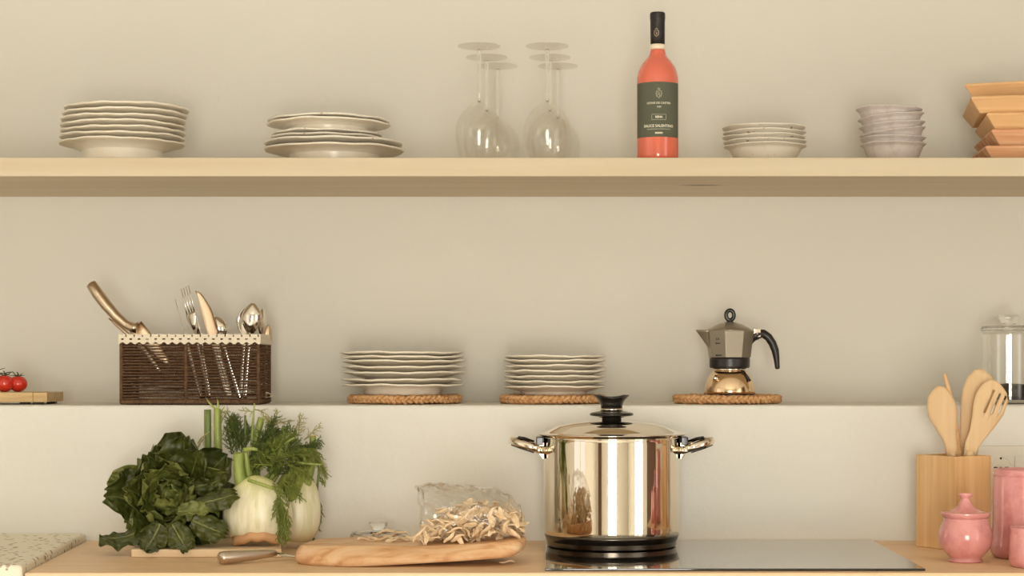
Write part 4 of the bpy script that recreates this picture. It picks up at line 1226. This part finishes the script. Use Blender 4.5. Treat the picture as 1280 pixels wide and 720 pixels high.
# glass lid behind the board
DL = 3.25; kl = DL / F
gl = empty('glass_dome_lid', (X(473, DL), DL, COUNTER + .0002), 'low clear glass jar lid with round knob behind the olive wood board', 'lid')
t_ = Z(663, DL) - COUNTER
mb = MB(); mb.lathe([(34 * kl, 0), (35.5 * kl, .001), (35.5 * kl, t_ - .007), (33 * kl, t_ - .002), (20 * kl, t_), (0, t_ + .001), (0, t_ - .003), (20 * kl, t_ - .004), (32 * kl, t_ - .007), (33.6 * kl, .001), (34 * kl, 0)], 64); mb.build('lid_disc', M['stemglass'], gl)
mb = MB(); mb.lathe([(0, t_), (8 * kl, t_ + .001), (8.5 * kl, t_ + .004), (11 * kl, t_ + .010), (11.6 * kl, t_ + .014), (10.8 * kl, t_ + .0155), (0, t_ + .0155)], 40); mb.build('lid_knob', M['stemglass'], gl)

# ------------------------------------------------------------------ pasta
def pasta_mesh(seed):
    r_ = random.Random(seed); mb = MB()
    Lp = r_.uniform(.024, .036); Wp = r_.uniform(.0042, .0062); cur = r_.uniform(1.6, 2.5); bend = r_.uniform(-.22, .22); tw = r_.uniform(-.5, .5)
    th = .0013
    def sf(u, v_, s_):
        x = (u - .5) * Lp; w_ = Wp * max(.08, math.sin(PI * min(max(u, .03), .97)) ** .55)
        a = (v_ - .5) * cur * 2 * .5
        R_ = w_ / (cur * .5) * 1.15
        y = R_ * math.sin(a); z = R_ * (1 - math.cos(a)) 
        nx = -math.sin(a); nz = math.cos(a)
        y += s_ * th * nx * .5; z += s_ * th * nz * .5
        t = tw * (u - .5); y, z = y * math.cos(t) - z * math.sin(t), y * math.sin(t) + z * math.cos(t)
        return (x, y + bend * (u - .5) ** 2 * Lp * 2, z + .0015 * math.sin(u * 7 + seed))
    nu, nv = 10, 6; idx = [[], []]
    for s_i, s_ in enumerate((-1, 1)):
        for i in range(nu + 1): idx[s_i].append([mb.add(sf(i / nu, j / nv, s_)) for j in range(nv + 1)])
    for i in range(nu):
        for j in range(nv):
            mb.quad((idx[0][i][j], idx[0][i][j + 1], idx[0][i + 1][j + 1], idx[0][i + 1][j]))
            mb.quad((idx[1][i][j], idx[1][i + 1][j], idx[1][i + 1][j + 1], idx[1][i][j + 1]))
        for j in (0, nv): mb.quad((idx[0][i][j], idx[0][i + 1][j], idx[1][i + 1][j], idx[1][i][j]))
    for i in (0, nu):
        for j in range(nv): mb.quad((idx[0][i][j], idx[0][i][j + 1], idx[1][i][j + 1], idx[1][i][j]))
    return mb.build('pasta_piece', M['pasta'])
protos = [pasta_mesh(s_) for s_ in range(8)]
used = [False] * 8
def place_pasta(i, loc, rot, label, group):
    k_ = i % 8
    o = protos[k_] if not used[k_] else protos[k_].copy()
    if used[k_]: C.objects.link(o)
    used[k_] = True
    o.location = loc; o.rotation_euler = rot
    tag(o, label, 'pasta', group)
    return o
pr = random.Random(5)
sp = [(457, 676), (466, 675), (476, 676.5), (484, 673), (493, 675), (499, 671.5), (505, 677), (512, 674), (472, 672), (489, 678), (519, 675.5), (526, 671), (533, 676), (540, 672), (546, 676), (553, 672), (560, 675), (566, 671), (574, 673), (582, 670), (590, 671), (484, 669.5), (545, 668.5)]
for i, (px, py) in enumerate(sp):
    D = 3.035
    for _ in range(6):
        z = board_top(X(px, D), D); D = (CAMZ - z) * F / (py - HY)
    lift = .005 if i not in (8, 21, 22, 5) else .009
    place_pasta(i, (X(px, D), D, z + lift - .0035), (pr.uniform(-.5, .5), pr.uniform(-.3, .3), pr.uniform(-1.1, 1.1)), 'curled pasta piece spilled on the olive wood board at the mouth of the bag', 'pasta pieces spilled on the board')
# in the bag
BC = Vector((X(594, 3.035), 3.035, 0))
def bag_top(px):  # height of the pasta mound above the board in m as a function of px
    xs = [520, 532, 545, 560, 580, 600, 618, 632, 645, 656]
    ys_ = [662, 652, 640, 631, 626, 622, 623, 627, 637, 655]
    for i in range(len(xs) - 1):
        if xs[i] <= px <= xs[i + 1]:
            t = (px - xs[i]) / (xs[i + 1] - xs[i]); return ys_[i] * (1 - t) + ys_[i + 1] * t
    return 662
n_b = 0
cnt = 0
while n_b < 190 and cnt < 4000:
    cnt += 1
    px = pr.uniform(526, 650); D = 2.985 + .11 * pr.random() ** 1.3
    zt_ = Z(bag_top(px) + 4, 3.035); zb0 = board_top(X(px, D), D) + .004
    edge = 1 - ((D - 3.04) / .075) ** 4 * .35
    zmax = zb0 + (zt_ - zb0) * edge
    if zmax <= zb0: continue
    z = zb0 + (zmax - zb0) * pr.random() ** .8
    if z > zmax - .002: continue
    x_ = X(px, 3.03)
    fx = abs((px - 590) / 68)
    if px > 640 and z < zb0 + .002: continue
    place_pasta(n_b, (x_, D, z), (pr.uniform(-1.0, 1.0), pr.uniform(-.9, .9), pr.uniform(-PI, PI)), 'curled pasta piece inside the clear plastic bag', 'pasta pieces in the plastic bag')
    n_b += 1
for i in range(16):
    px = pr.uniform(643, 652); D = pr.uniform(3.03, 3.09)
    place_pasta(n_b, (X(px, 3.06), D, pr.uniform(COUNTER + .034, COUNTER + .075)), (pr.uniform(-1, 1), pr.uniform(.8, 1.9), pr.uniform(-.6, .6)), 'curled pasta piece inside the clear plastic bag', 'pasta pieces in the plastic bag'); n_b += 1
o = place_pasta(3, (X(634, 2.99), 2.99, COUNTER + .004), (0, 0, .2), 'single pasta piece lying on the worktop under the raised board end', 'pasta piece under the board')
# the bag film
mb = MB()
def bag(u, v_):
    # u along x (mouth left -> closed right), v around
    a = 2 * PI * v_
    us = [0, .08, .2, .35, .5, .65, .8, .92, 1.0]
    pxs = [528, 530, 545, 566, 590, 612, 634, 650, 656]
    tops = [612, 609, 607, 607, 608, 613, 621, 633, 655]
    bots = [668, 670, 671, 670, 669, 668, 669, 676, 672]
    hal = [.040, .050, .060, .066, .070, .070, .064, .045, .006]
    def ip(arr):
        for i in range(len(us) - 1):
            if u <= us[i + 1] + 1e-9:
                t = (u - us[i]) / (us[i + 1] - us[i]); t = t * t * (3 - 2 * t) if arr is not pxs else t
                return arr[i] * (1 - t) + arr[i + 1] * t
        return arr[-1]
    Dc = 3.045
    px = ip(pxs); zt_ = Z(ip(tops), Dc - .02); x = X(px, Dc)
    zb0 = COUNTER + board_z(x)[1] + .0025
    cz = (zt_ + zb0) / 2; hz_ = (zt_ - zb0) / 2; hy = ip(hal)
    ca, sa = math.cos(a), math.sin(a)
    y = Dc + hy * math.copysign(abs(ca) ** .75, ca); z = cz + hz_ * math.copysign(abs(sa) ** .8, sa)
    nn = noise.noise(Vector((x * 28, y * 28, z * 28))) * .006 + (abs(noise.noise(Vector((x * 70 + z * 50, y * 40, z * 60)))) - .2) * .007 + abs(noise.noise(Vector((x * 160 - z * 90, y * 90, z * 150)))) * .0025
    if z < zb0 + .004: nn *= .1
    y += nn * ca * 1.0; z += nn * abs(sa) * (1 if sa > 0 else .1)
    if u < .08: x += .012 * noise.noise(Vector((y * 30, z * 30, 1)))
    # crumpled lip rises toward upper left
    if sa > .3: x -= .012 * (1 - u) ** 2 * sa
    return (x - BC.x, y - BC.y, max(z, zb0 - .001) - COUNTER)
mb.grid(bag, 110, 130, closed_v=True)
bg = empty('plastic_bag', (BC.x, BC.y, COUNTER), 'clear crumpled plastic bag of pasta lying on the olive wood board', 'bag')
mb.build('bag_film', M['plastic'], bg, recalc=False)
mb = MB()
def flap(u, v_):
    x = X(540 + 52 * u, 3.05); z = Z(612 - 6 * v_ + 4 * u + 2 * math.sin(u * 9), 3.05); y = 3.05 + .01 * math.sin(u * 8 + v_ * 3) + .01 * v_
    return (x - BC.x, y - BC.y, z - COUNTER)
mb.grid(flap, 30, 6); mb.build('bag_lip', M['plastic'], bg, recalc=False)

# ------------------------------------------------------------------ lettuce
def leaf_pts(base, axis, out, Ln, Wd, openb, curl, cup, ruf, seed, nu=20, nv=20, flip=1):
    """surface function of a leaf. axis/out unit vectors; starts in a mix of axis and out, bends by curl"""
    side = axis.cross(out).normalized()
    rr = random.Random(seed); ph = rr.random() * 6; ph2 = rr.random() * 6; fq = rr.uniform(2.0, 3.2)
    # integrate midrib
    rib = [Vector(base)]; ang = openb; dirs = []
    for i in range(nu):
        d = axis * math.cos(ang) + out * math.sin(ang); dirs.append(d)
        rib.append(rib[-1] + d * Ln / nu); ang += curl / nu
    dirs.append(dirs[-1])
    def fn(u, v_):
        i = int(round(u * nu)); p = rib[i]; d = dirs[i]
        n = side.cross(d).normalized() * flip
        t = (v_ - .5) * 2
        wd = Wd * (math.sin(PI * min(1, (u * .80 + .10))) ** .65) * (1 - .25 * max(0, u - .85) / .15)
        e = abs(t)
        rf = ruf * (e ** 1.6) * (math.sin(fq * PI * u * 2 + ph + (2 if t > 0 else 0)) + .5 * math.sin(2.3 * fq * PI * u * 2 + ph2)) * (u ** .4)
        tip = ruf * max(0, u - .8) / .2 * math.sin(3 * t * PI + ph2) * .8
        bl = .0030 * noise.noise(Vector((u * 9, t * 4, seed * 1.7))) + .0018 * abs(noise.noise(Vector((u * 22, t * 9, seed * 3.1)))) - .0022 * max(0, 1 - abs(t) * 7)
        q_ = p + side * wd * t * (1 - .12 * e * e) + n * (cup * wd * t * t + rf + tip + bl)
        return q_
    fn.flip = flip; fn.rib = rib; fn.side = side; fn.dirs = dirs
    return fn
LC_ = Vector((X(214, 3.16), 3.17, Z(625, 3.15)))
lt = empty('lettuce_head', (LC_.x, LC_.y, CT), 'large dark green leafy lettuce head lying on the pale cutting board', 'lettuce')
off = Vector((LC_.x, LC_.y, CT))
axis = Vector((.0, -.93, .36)).normalized()
e1 = Vector((1, 0, 0)); e2 = axis.cross(e1).normalized() * -1
if e2.z < 0: e2 = -e2
lr = random.Random(11)
floor_z = CT + .001
def add_leaf(fn, m_, nu=20, nv=20, name='leaf', parent=lt, fl=None):
    mb = MB()
    def f2(u, v_):
        q_ = fn(u, v_)
        lim = (fl if fl is not None else floor_z)
        if q_.y < D0 + .002 or q_.x < X(168, D0): lim = COUNTER + .002 if q_.y < D0 - .004 or q_.x < X(162, D0) else lim
        if q_.z < lim: q_.z = lim + (q_.z - lim) * .03 + .0012 * lr.random()
        if q_.y > WALL_L - .012: q_.y = WALL_L - .012
        return q_ - off
    mb.grid(f2, nu, nv)
    rp = [f2(i / nu, .5) for i in range(nu)]
    nn = [(fn.side.cross(d)).normalized() * .0004 * fn.flip for d in fn.dirs[:nu]]
    mb.tube([p + n_v for p, n_v in zip(rp, nn)], [.0021 * (1 - .85 * i / nu) for i in range(nu)], 6, mi=2)
    o = mb.build(name, ([m_, M['leaf_under'], M['rib']] if fn.flip == 1 else [M['leaf_under'], m_, M['rib']]), parent, recalc=False)
    solid(o, .0009); sm_ = o.modifiers['solid']; sm_.material_offset = 1; sm_.material_offset_rim = 1; subsurf(o, 1)
    return o
ringsL = [  # n, open, curl, length, width, cup, ruffle, mat, base shift along axis
    (7, 1.50, -.35, .125, .050, .26, .008, 'leaf_dark', -.050),
    (7, 1.25, -.55, .122, .048, .36, .008, 'leaf_dark', -.045),
    (6, 1.02, -.75, .112, .046, .45, .007, 'leaf_dark', -.040),
    (6, .82, -.95, .102, .042, .55, .006, 'leaf_mid', -.038),
    (6, .70, -1.25, .090, .040, .75, .0055, 'leaf_mid', -.034),
    (5, .52, -1.35, .072, .034, .85, .0045, 'leaf_mid', -.026),
    (5, .38, -1.2, .055, .027, .85, .004, 'leaf_light', -.018),
    (3, .25, -1.0, .042, .020, .8, .003, 'leaf_light', -.010),
]
sd = 0
for ri, (n, op, cu2, Ln, Wd, cup, ruf, mt, bs_) in enumerate(ringsL):
    for i in range(n):
        sd += 1
        a = 2 * PI * (i + .5 * (ri % 2)) / n + lr.uniform(-.15, .15)
        out = e1 * math.cos(a) + e2 * math.sin(a)
        l2 = Ln * lr.uniform(.86, 1.08)
        if ri < 2 and math.sin(a) < -.3: l2 *= .78
        m_ = mt
        if mt == 'leaf_dark' and lr.random() < .25: m_ = 'leaf_mid'
        if mt == 'leaf_mid' and lr.random() < .3: m_ = 'leaf_dark'
        add_leaf(leaf_pts(LC_ + axis * bs_ + out * .006, axis, out, l2, Wd * lr.uniform(.9, 1.15), op + lr.uniform(-.12, .12), cu2 * lr.uniform(.7, 1.25), cup, ruf, sd, flip=-1), M[m_])
# special silhouette leaves: (px, py) tip, D
def sil_leaf(p0, p1, D, Wd, face, cup, ruf, mt, sag=0.0, seed=0):
    b_ = P(*p0, D); t_ = P(*p1, D - .01); d = (t_ - b_); Ln = d.length; d.normalize()
    fc = Vector(face).normalized()
    out = (fc - d * fc.dot(d)).normalized()
    add_leaf(leaf_pts(b_, d, out, Ln, Wd, -sag * .5, sag, cup, ruf, seed), M[mt])
sil_leaf((205, 625), (196, 556), 3.20, .024, (0, -1, .3), -.3, .006, 'leaf_dark', .5, 101)
sil_leaf((215, 620), (219, 552), 3.22, .017, (0, -1, .3), -.2, .005, 'leaf_mid', .4, 102)
sil_leaf((210, 615), (234, 556), 3.21, .016, (0, -1, 0), -.3, .006, 'leaf_dark', .5, 103)
sil_leaf((190, 625), (152, 588), 3.20, .022, (0, -1, .3), -.4, .006, 'leaf_dark', .6, 104)
sil_leaf((185, 660), (122, 672), 3.13, .024, (0, -.6, .8), -.3, .006, 'leaf_dark', .8, 105)
sil_leaf((230, 610), (283, 596), 3.16, .018, (0, -1, .6), -.5, .005, 'leaf_dark', .7, 106)
sil_leaf((245, 630), (296, 616), 3.12, .022, (0, -1, .4), -.4, .005, 'leaf_dark', .6, 107)
sil_leaf((240, 650), (284, 668), 3.12, .026, (0, -1, .4), -.3, .006, 'leaf_dark', .5, 108)
sil_leaf((215, 655), (235, 690), 3.10, .026, (0, -1, .5), -.3, .006, 'leaf_dark', .5, 109)
sil_leaf((200, 655), (180, 690), 3.10, .028, (0, -1, .5), -.3, .006, 'leaf_dark', .5, 110)
sil_leaf((222, 640), (262, 640), 3.05, .016, (0, -1, .8), .5, .004, 'leaf_mid', -.5, 111)
mb = MB(); c0 = LC_ + axis * -.035 - off
mb.lathe([(0, -.02), (.02, -.015), (.028, .0), (.02, .018), (0, .026)], 16, M=Matrix.Translation(c0)); mb.build('core', M['rib'], lt)

# ------------------------------------------------------------------ fennel
def bulb_mb(R, H, flat=.62, seed=0, layers=5):
    """bulb standing on z axis, base at z=-.5H.., top narrowing"""
    mb = MB()
    prof = [(.42, -.50), (.58, -.49), (.80, -.42), (.96, -.28), (1.0, -.10), (.95, .08), (.86, .24), (.74, .37), (.60, .47), (.45, .55), (.30, .61), (.12, .65)]
    def wob(r, z, a):
        g = 1 + .035 * math.sin(5 * a + seed) * (0.5 + z / H) + .012 * math.sin(13 * a + seed)
        return r * g, z
    b = len(mb.v)
    mb.lathe([(0, -.47 * H)] + [(r * R, z * H) for r, z in prof] + [(0, .66 * H)], 48, wob=wob, M=Matrix.Diagonal((1, flat, 1, 1)))
    # overlapping outer leaf sheaths
    for q_ in range(layers):
        a0 = q_ * 2.3 + seed
        def sf(u, v_, a0=a0, q_=q_):
            i = u * (len(prof) - 2); k_ = int(min(i, len(prof) - 2)); t = i - k_
            r = prof[k_][0] * (1 - t) + prof[k_ + 1][0] * t; z = prof[k_][1] * (1 - t) + prof[k_ + 1][1] * t
            wid = 1.25 * (1 - .6 * u ** 2)
            a = a0 + (v_ - .5) * 2 * wid
            rr = r * R * (1.012 + .035 * math.sin(PI * v_) ** .5)
            return (rr * math.cos(a), rr * math.sin(a) * flat, z * H)
        mb.grid(sf, 14, 14)
    return mb
def frond(mb, base, d, L, rng, depth=0, r=.0009, spread=.6, dens=9, droop=.0):
    d = d.normalized(); n = 7; pts = [base]; p = base; dd = d.copy()
    for i in range(n):
        dd = (dd + Vector((rng.uniform(-.12, .12), rng.uniform(-.12, .12), rng.uniform(-.12, .12) - droop))).normalized()
        p = p + dd * L / n
        if p.z < COUNTER + .002: p.z = COUNTER + .002
        if p.y > WALL_L - .006: p.y = WALL_L - .006
        pts.append(p)
    mb.tube(pts, [r * (1 - .6 * i / n) for i in range(n + 1)], 3, cap=False)
    if depth < 2:
        for k_ in range(dens):
            t = .12 + .85 * k_ / dens; i = t * n; a = int(i); q_ = pts[a].lerp(pts[min(a + 1, n)], i - a)
            ax = (pts[min(a + 1, n)] - pts[a]).normalized()
            o1 = ax.orthogonal().normalized(); ang = rng.random() * 2 * PI
            out = o1 * math.cos(ang) + ax.cross(o1) * math.sin(ang)
            frond(mb, q_, ax * .8 + out * spread * 1.3, L * (.42 if depth == 0 else .36) * (1 - .4 * t), rng, depth + 1, r * .62, spread, max(4, dens - 3), droop)
def stalk(parent, pts, rads, mt='stalk', cut=True, name='stalk', flat=.8):
    pts = [Vector(p) for p in pts]
    q_ = []; rr = []
    for i in range(len(pts) - 1):
        a_, b_ = pts[i], pts[i + 1]; p_ = pts[i - 1] if i else a_ * 2 - b_; n__ = pts[i + 2] if i + 2 < len(pts) else b_ * 2 - a_
        for t in (0, .17, .33, .5, .67, .83):
            q_.append(.5 * (2 * a_ + (b_ - p_) * t + (2 * p_ - 5 * a_ + 4 * b_ - n__) * t * t + (3 * a_ - p_ - 3 * b_ + n__) * t ** 3)); rr.append(rads[i] * (1 - t) + rads[i + 1] * t)
    q_.append(pts[-1]); rr.append(rads[-1])
    mb = MB(); mb.tube(q_, rr, 12, flat=flat, up=(0, 1, 0)); return mb.build(name, M[mt], parent)
fr = random.Random(3)
# front fennel, lying tipped back with the root cut at its lower front
DF1 = 3.175
f1c = P(322, 640, DF1)
f1 = empty('fennel_bulb', f1c, 'big white fennel bulb with brown root cut, lying right of the lettuce', 'fennel')
f1.rotation_euler = (0, 0, 0)
Rm = Matrix.Rotation(math.radians(-3), 4, 'Y') @ Matrix.Rotation(math.radians(8), 4, 'X')
mb = bulb_mb(.0590, .098, .78, 1)
for i in range(len(mb.v)): mb.v[i] = tuple(Rm @ Vector(mb.v[i]))
o = mb.build('bulb', M['bulb'], f1); 
mb = MB()
mb.grid(lambda u, v_: Rm @ Vector(((u - .5) * .078, -.030 - .013 * math.sin(PI * u) - .006 * math.sin(PI * v_), -.050 + .013 * v_ + .010 * math.sin(PI * u) + .0015 * math.sin(u * 20))), 20, 8)
solid(mb.build('root_cut', M['rootcut'], f1), .006)
mb = MB()
for i in range(16):
    x = -.034 - .008 * fr.random(); mb.tube([Rm @ Vector((x + .008, -.026 + .004 * fr.random(), -.046 + .014 * fr.random())), Rm @ Vector((x - .004 - .004 * fr.random(), -.028, -.040 + .02 * fr.random()))], [.0016, .0006], 4)
mb.build('root_fibres', M['rootcut'], f1)
R1 = lambda px, py, D: P(px, py, D) - f1c
stalk(f1, [R1(303, 610, 3.17), R1(299, 590, 3.165), R1(298, 566, 3.16)], [.0125, .0095, .0085])
stalk(f1, [R1(313, 606, 3.19), R1(309, 585, 3.185), R1(306, 562, 3.18)], [.009, .0065, .005])
stalk(f1, [R1(332, 605, 3.20), R1(345, 590, 3.21), R1(352, 575, 3.22)], [.012, .008, .006])
stalk(f1, [R1(305, 563, 3.175), R1(313, 561, 3.17), R1(322, 562, 3.17)], [.0045, .0035, .0028])
stalk(f1, [R1(310, 600, 3.14), R1(328, 606, 3.135), R1(345, 612, 3.13)], [.003, .003, .0025])
# rear fennel to the right
DF2 = 3.265
f2c = P(372, 637, DF2)
f2 = empty('fennel_bulb', f2c, 'yellowish fennel bulb standing behind the big white one, beside the olive board', 'fennel')
mb = bulb_mb(.0405, .112, .85, 4)
Rm2 = Matrix.Rotation(math.radians(5), 4, 'Y')
for i in range(len(mb.v)): mb.v[i] = tuple(Rm2 @ Vector(mb.v[i]))
mb.build('bulb', M['bulb'], f2)
R2 = lambda px, py, D: P(px, py, D) - f2c
stalk(f2, [R2(362, 622, 3.24), R2(374, 598, 3.22), R2(388, 575, 3.21), R2(392, 566, 3.21)], [.0135, .0095, .0080, .007])
stalk(f2, [R2(378, 622, 3.26), R2(384, 600, 3.25), R2(391, 574, 3.25), R2(391, 545, 3.25)], [.012, .009, .007, .0055])
stalk(f2, [R2(349, 612, 3.24), R2(362, 590, 3.23), R2(378, 570, 3.225)], [.010, .008, .006])
stalk(f2, [R2(391, 548, 3.25), R2(391, 544, 3.25)], [.0056, .0052], 'rootcut')
# tall stalks at the back
f3c = P(272, 640, 3.31)
f3 = empty('fennel_bulb', f3c, 'fennel bulb hidden behind the lettuce, its two straight cut stalks rising highest', 'fennel')
mb = bulb_mb(.036, .085, .8, 7); mb.build('bulb', M['bulb'], f3)
R3 = lambda px, py, D: P(px, py, D) - f3c
stalk(f3, [R3(262, 612, 3.31), R3(260, 570, 3.31), R3(259.5, 512, 3.31)], [.0075, .0066, .0064], 'stalk_dark')
stalk(f3, [R3(277, 615, 3.30), R3(273, 570, 3.30), R3(271.5, 511, 3.30)], [.0095, .0075, .0066])
stalk(f3, [R3(270, 512, 3.30), R3(262, 504, 3.30), R3(258, 498, 3.30)], [.0022, .0014, .0005])
stalk(f3, [R3(272, 512, 3.30), R3(272.5, 505, 3.30), R3(272, 499, 3.30)], [.0028, .0018, .0005])
stalk(f3, [R3(275, 516, 3.30), R3(281, 508, 3.30)], [.0018, .0005])
stalk(f2, [R2(320, 600, 3.30), R2(318, 560, 3.30), R2(327, 522, 3.30)], [.009, .0075, .0062])
stalk(f2, [R2(314, 580, 3.29), R2(315, 545, 3.29), R2(318, 504, 3.29)], [.003, .0026, .0012])
stalk(f2, [R2(305, 590, 3.31), R2(306, 560, 3.31), R2(306.5, 519, 3.31)], [.0025, .0022, .0018], 'stalk_dark')
stalk(f2, [R2(338, 590, 3.29), R2(348, 560, 3.29), R2(357, 533, 3.29)], [.008, .007, .006], 'stalk_dark')
stalk(f2, [R2(338, 592, 3.20), R2(346, 572, 3.19), R2(356, 555, 3.19), R2(368, 547, 3.19)], [.0035, .003, .0024, .0014])
stalk(f2, [R2(360, 577, 3.19), R2(380, 579, 3.185), R2(402, 581, 3.185)], [.003, .0024, .0014])
stalk(f2, [R2(395, 628, 3.30), R2(397, 605, 3.30), R2(399.5, 586, 3.30)], [.0022, .0022, .0024], 'stalk_dark')
# fronds
def fronds(parent, c_, specs, mt, name='fronds', seed=0, thick=.0014):
    rng = random.Random(seed); mb = MB()
    for (px, py, D, dx_, dy_, dz_, L, dn, dr) in specs:
        for rep in range(3):
            frond(mb, P(px + rng.uniform(-5, 5) * (rep > 0), py + rng.uniform(-5, 5) * (rep > 0), D + rng.uniform(-.012, .012)), Vector((dx_ + rng.uniform(-.3, .3), dy_ + rng.uniform(-.3, .3), dz_ + rng.uniform(-.2, .2))), L * rng.uniform(.75, 1.05), rng, 0, thick, .6, dn, dr)
            if mt == 'frond_dry' and rep == 0: break
    mb.v = [tuple(Vector(v_) - c_) for v_ in mb.v]
    o = mb.build(name, M[mt], parent, recalc=False); o['kind'] = 'stuff'; return o
fronds(f2, f2c, [(298, 560, 3.31, 0, 0, 1, .062, 13, 0), (296, 555, 3.31, -.2, 0, 1, .05, 12, 0), (302, 565, 3.31, .1, 0, 1, .06, 13, 0), (298, 545, 3.30, 0, -.1, 1, .045, 12, 0), (294, 572, 3.30, -.15, 0, 1, .05, 11, 0),
  (335, 560, 3.28, .1, 0, 1, .04, 13, 0), (342, 565, 3.28, .3, 0, 1, .05, 13, 0), (330, 580, 3.22, .3, -.3, .6, .06, 13, 0), (345, 590, 3.22, -.3, -.3, .6, .06, 13, 0),
  (350, 580, 3.21, .6, -.3, .6, .065, 13, .05), (365, 570, 3.21, .8, -.2, .5, .05, 13, .08), (340, 600, 3.20, .4, -.3, .5, .06, 12, 0), (375, 565, 3.22, .7, 0, .7, .05, 12, .1),
  (350, 572, 3.19, -.7, -.2, .5, .05, 12, .05), (325, 590, 3.19, .2, -.3, .9, .05, 12, .0), (318, 592, 3.24, .3, -.1, .8, .055, 13, 0), (330, 575, 3.24, -.3, -.1, .8, .05, 13, 0), (340, 560, 3.25, -.2, 0, .9, .045, 13, 0), (326, 552, 3.26, .5, 0, .6, .05, 13, 0), (365, 590, 3.2, .3, -.1, .6, .05, 13, .03), (360, 560, 3.22, .2, -.2, .9, .045, 12, .05), (310, 575, 3.24, .6, 0, .5, .05, 12, 0)], 'frond_dark', seed=2)
fronds(f2, f2c, [(335, 585, 3.19, .5, -.3, .6, .055, 12, .02), (352, 575, 3.18, .7, -.2, .5, .06, 12, .1), (370, 560, 3.19, .8, 0, .2, .045, 12, .15), (362, 580, 3.18, .5, -.2, -.1, .05, 11, .1), (345, 565, 3.19, .4, 0, .8, .05, 12, .05),
  (330, 570, 3.20, .4, 0, .7, .05, 11, .05), (385, 560, 3.20, .5, 0, -.5, .05, 10, .1), (355, 600, 3.17, .4, -.1, -.2, .05, 11, .1), (320, 575, 3.19, .8, -.2, .1, .05, 11, 0), (376, 585, 3.18, -.3, -.2, -.5, .045, 10, .1), (340, 580, 3.18, -.6, -.2, .3, .04, 10, .05),
  (348, 612, 3.13, .15, 0, -1, .055, 12, .1), (352, 625, 3.125, .1, 0, -1, .05, 13, .1), (356, 640, 3.12, .0, 0, -1, .045, 13, .1), (345, 608, 3.13, .6, 0, -.5, .03, 10, .1), (354, 655, 3.118, -.1, 0, -1, .03, 12, .05),
  (388, 655, 3.33, .3, 0, -.6, .03, 10, .1), (396, 625, 3.31, .1, 0, -1, .045, 9, .1), (398, 600, 3.31, .7, 0, -.1, .02, 7, .15)], 'frond', seed=5)
fronds(f2, f2c, [(318, 512, 3.29, .8, 0, .1, .05, 8, .12), (318, 515, 3.29, -.8, 0, .25, .04, 7, .03), (335, 535, 3.30, .5, 0, .6, .045, 9, .12), (345, 530, 3.30, .3, 0, .5, .035, 9, .05), (366, 545, 3.28, 0, 0, 1, .05, 8, 0), (372, 548, 3.27, .2, 0, 1, .045, 8, 0),
  (380, 550, 3.26, .7, 0, .6, .05, 8, .05), (392, 555, 3.24, .5, 0, -.7, .06, 9, .05), (398, 575, 3.24, .3, 0, -.9, .045, 8, .1), (328, 520, 3.30, .7, 0, .0, .045, 9, .2)], 'frond_dry', seed=8)
fronds(f3, f3c, [(262, 540, 3.30, -.6, 0, -.2, .035, 7, .15), (257, 545, 3.32, -.5, 0, -.6, .04, 7, .05), (276, 530, 3.31, .5, 0, .5, .035, 7, .1), (278, 545, 3.31, .4, 0, .6, .03, 7, .1), (272, 520, 3.30, .5, 0, .5, .025, 6, .2), (280, 585, 3.30, .5, 0, .1, .04, 6, 0), (262, 585, 3.28, .8, -.1, .1, .05, 5, 0)], 'frond_dry', seed=12)
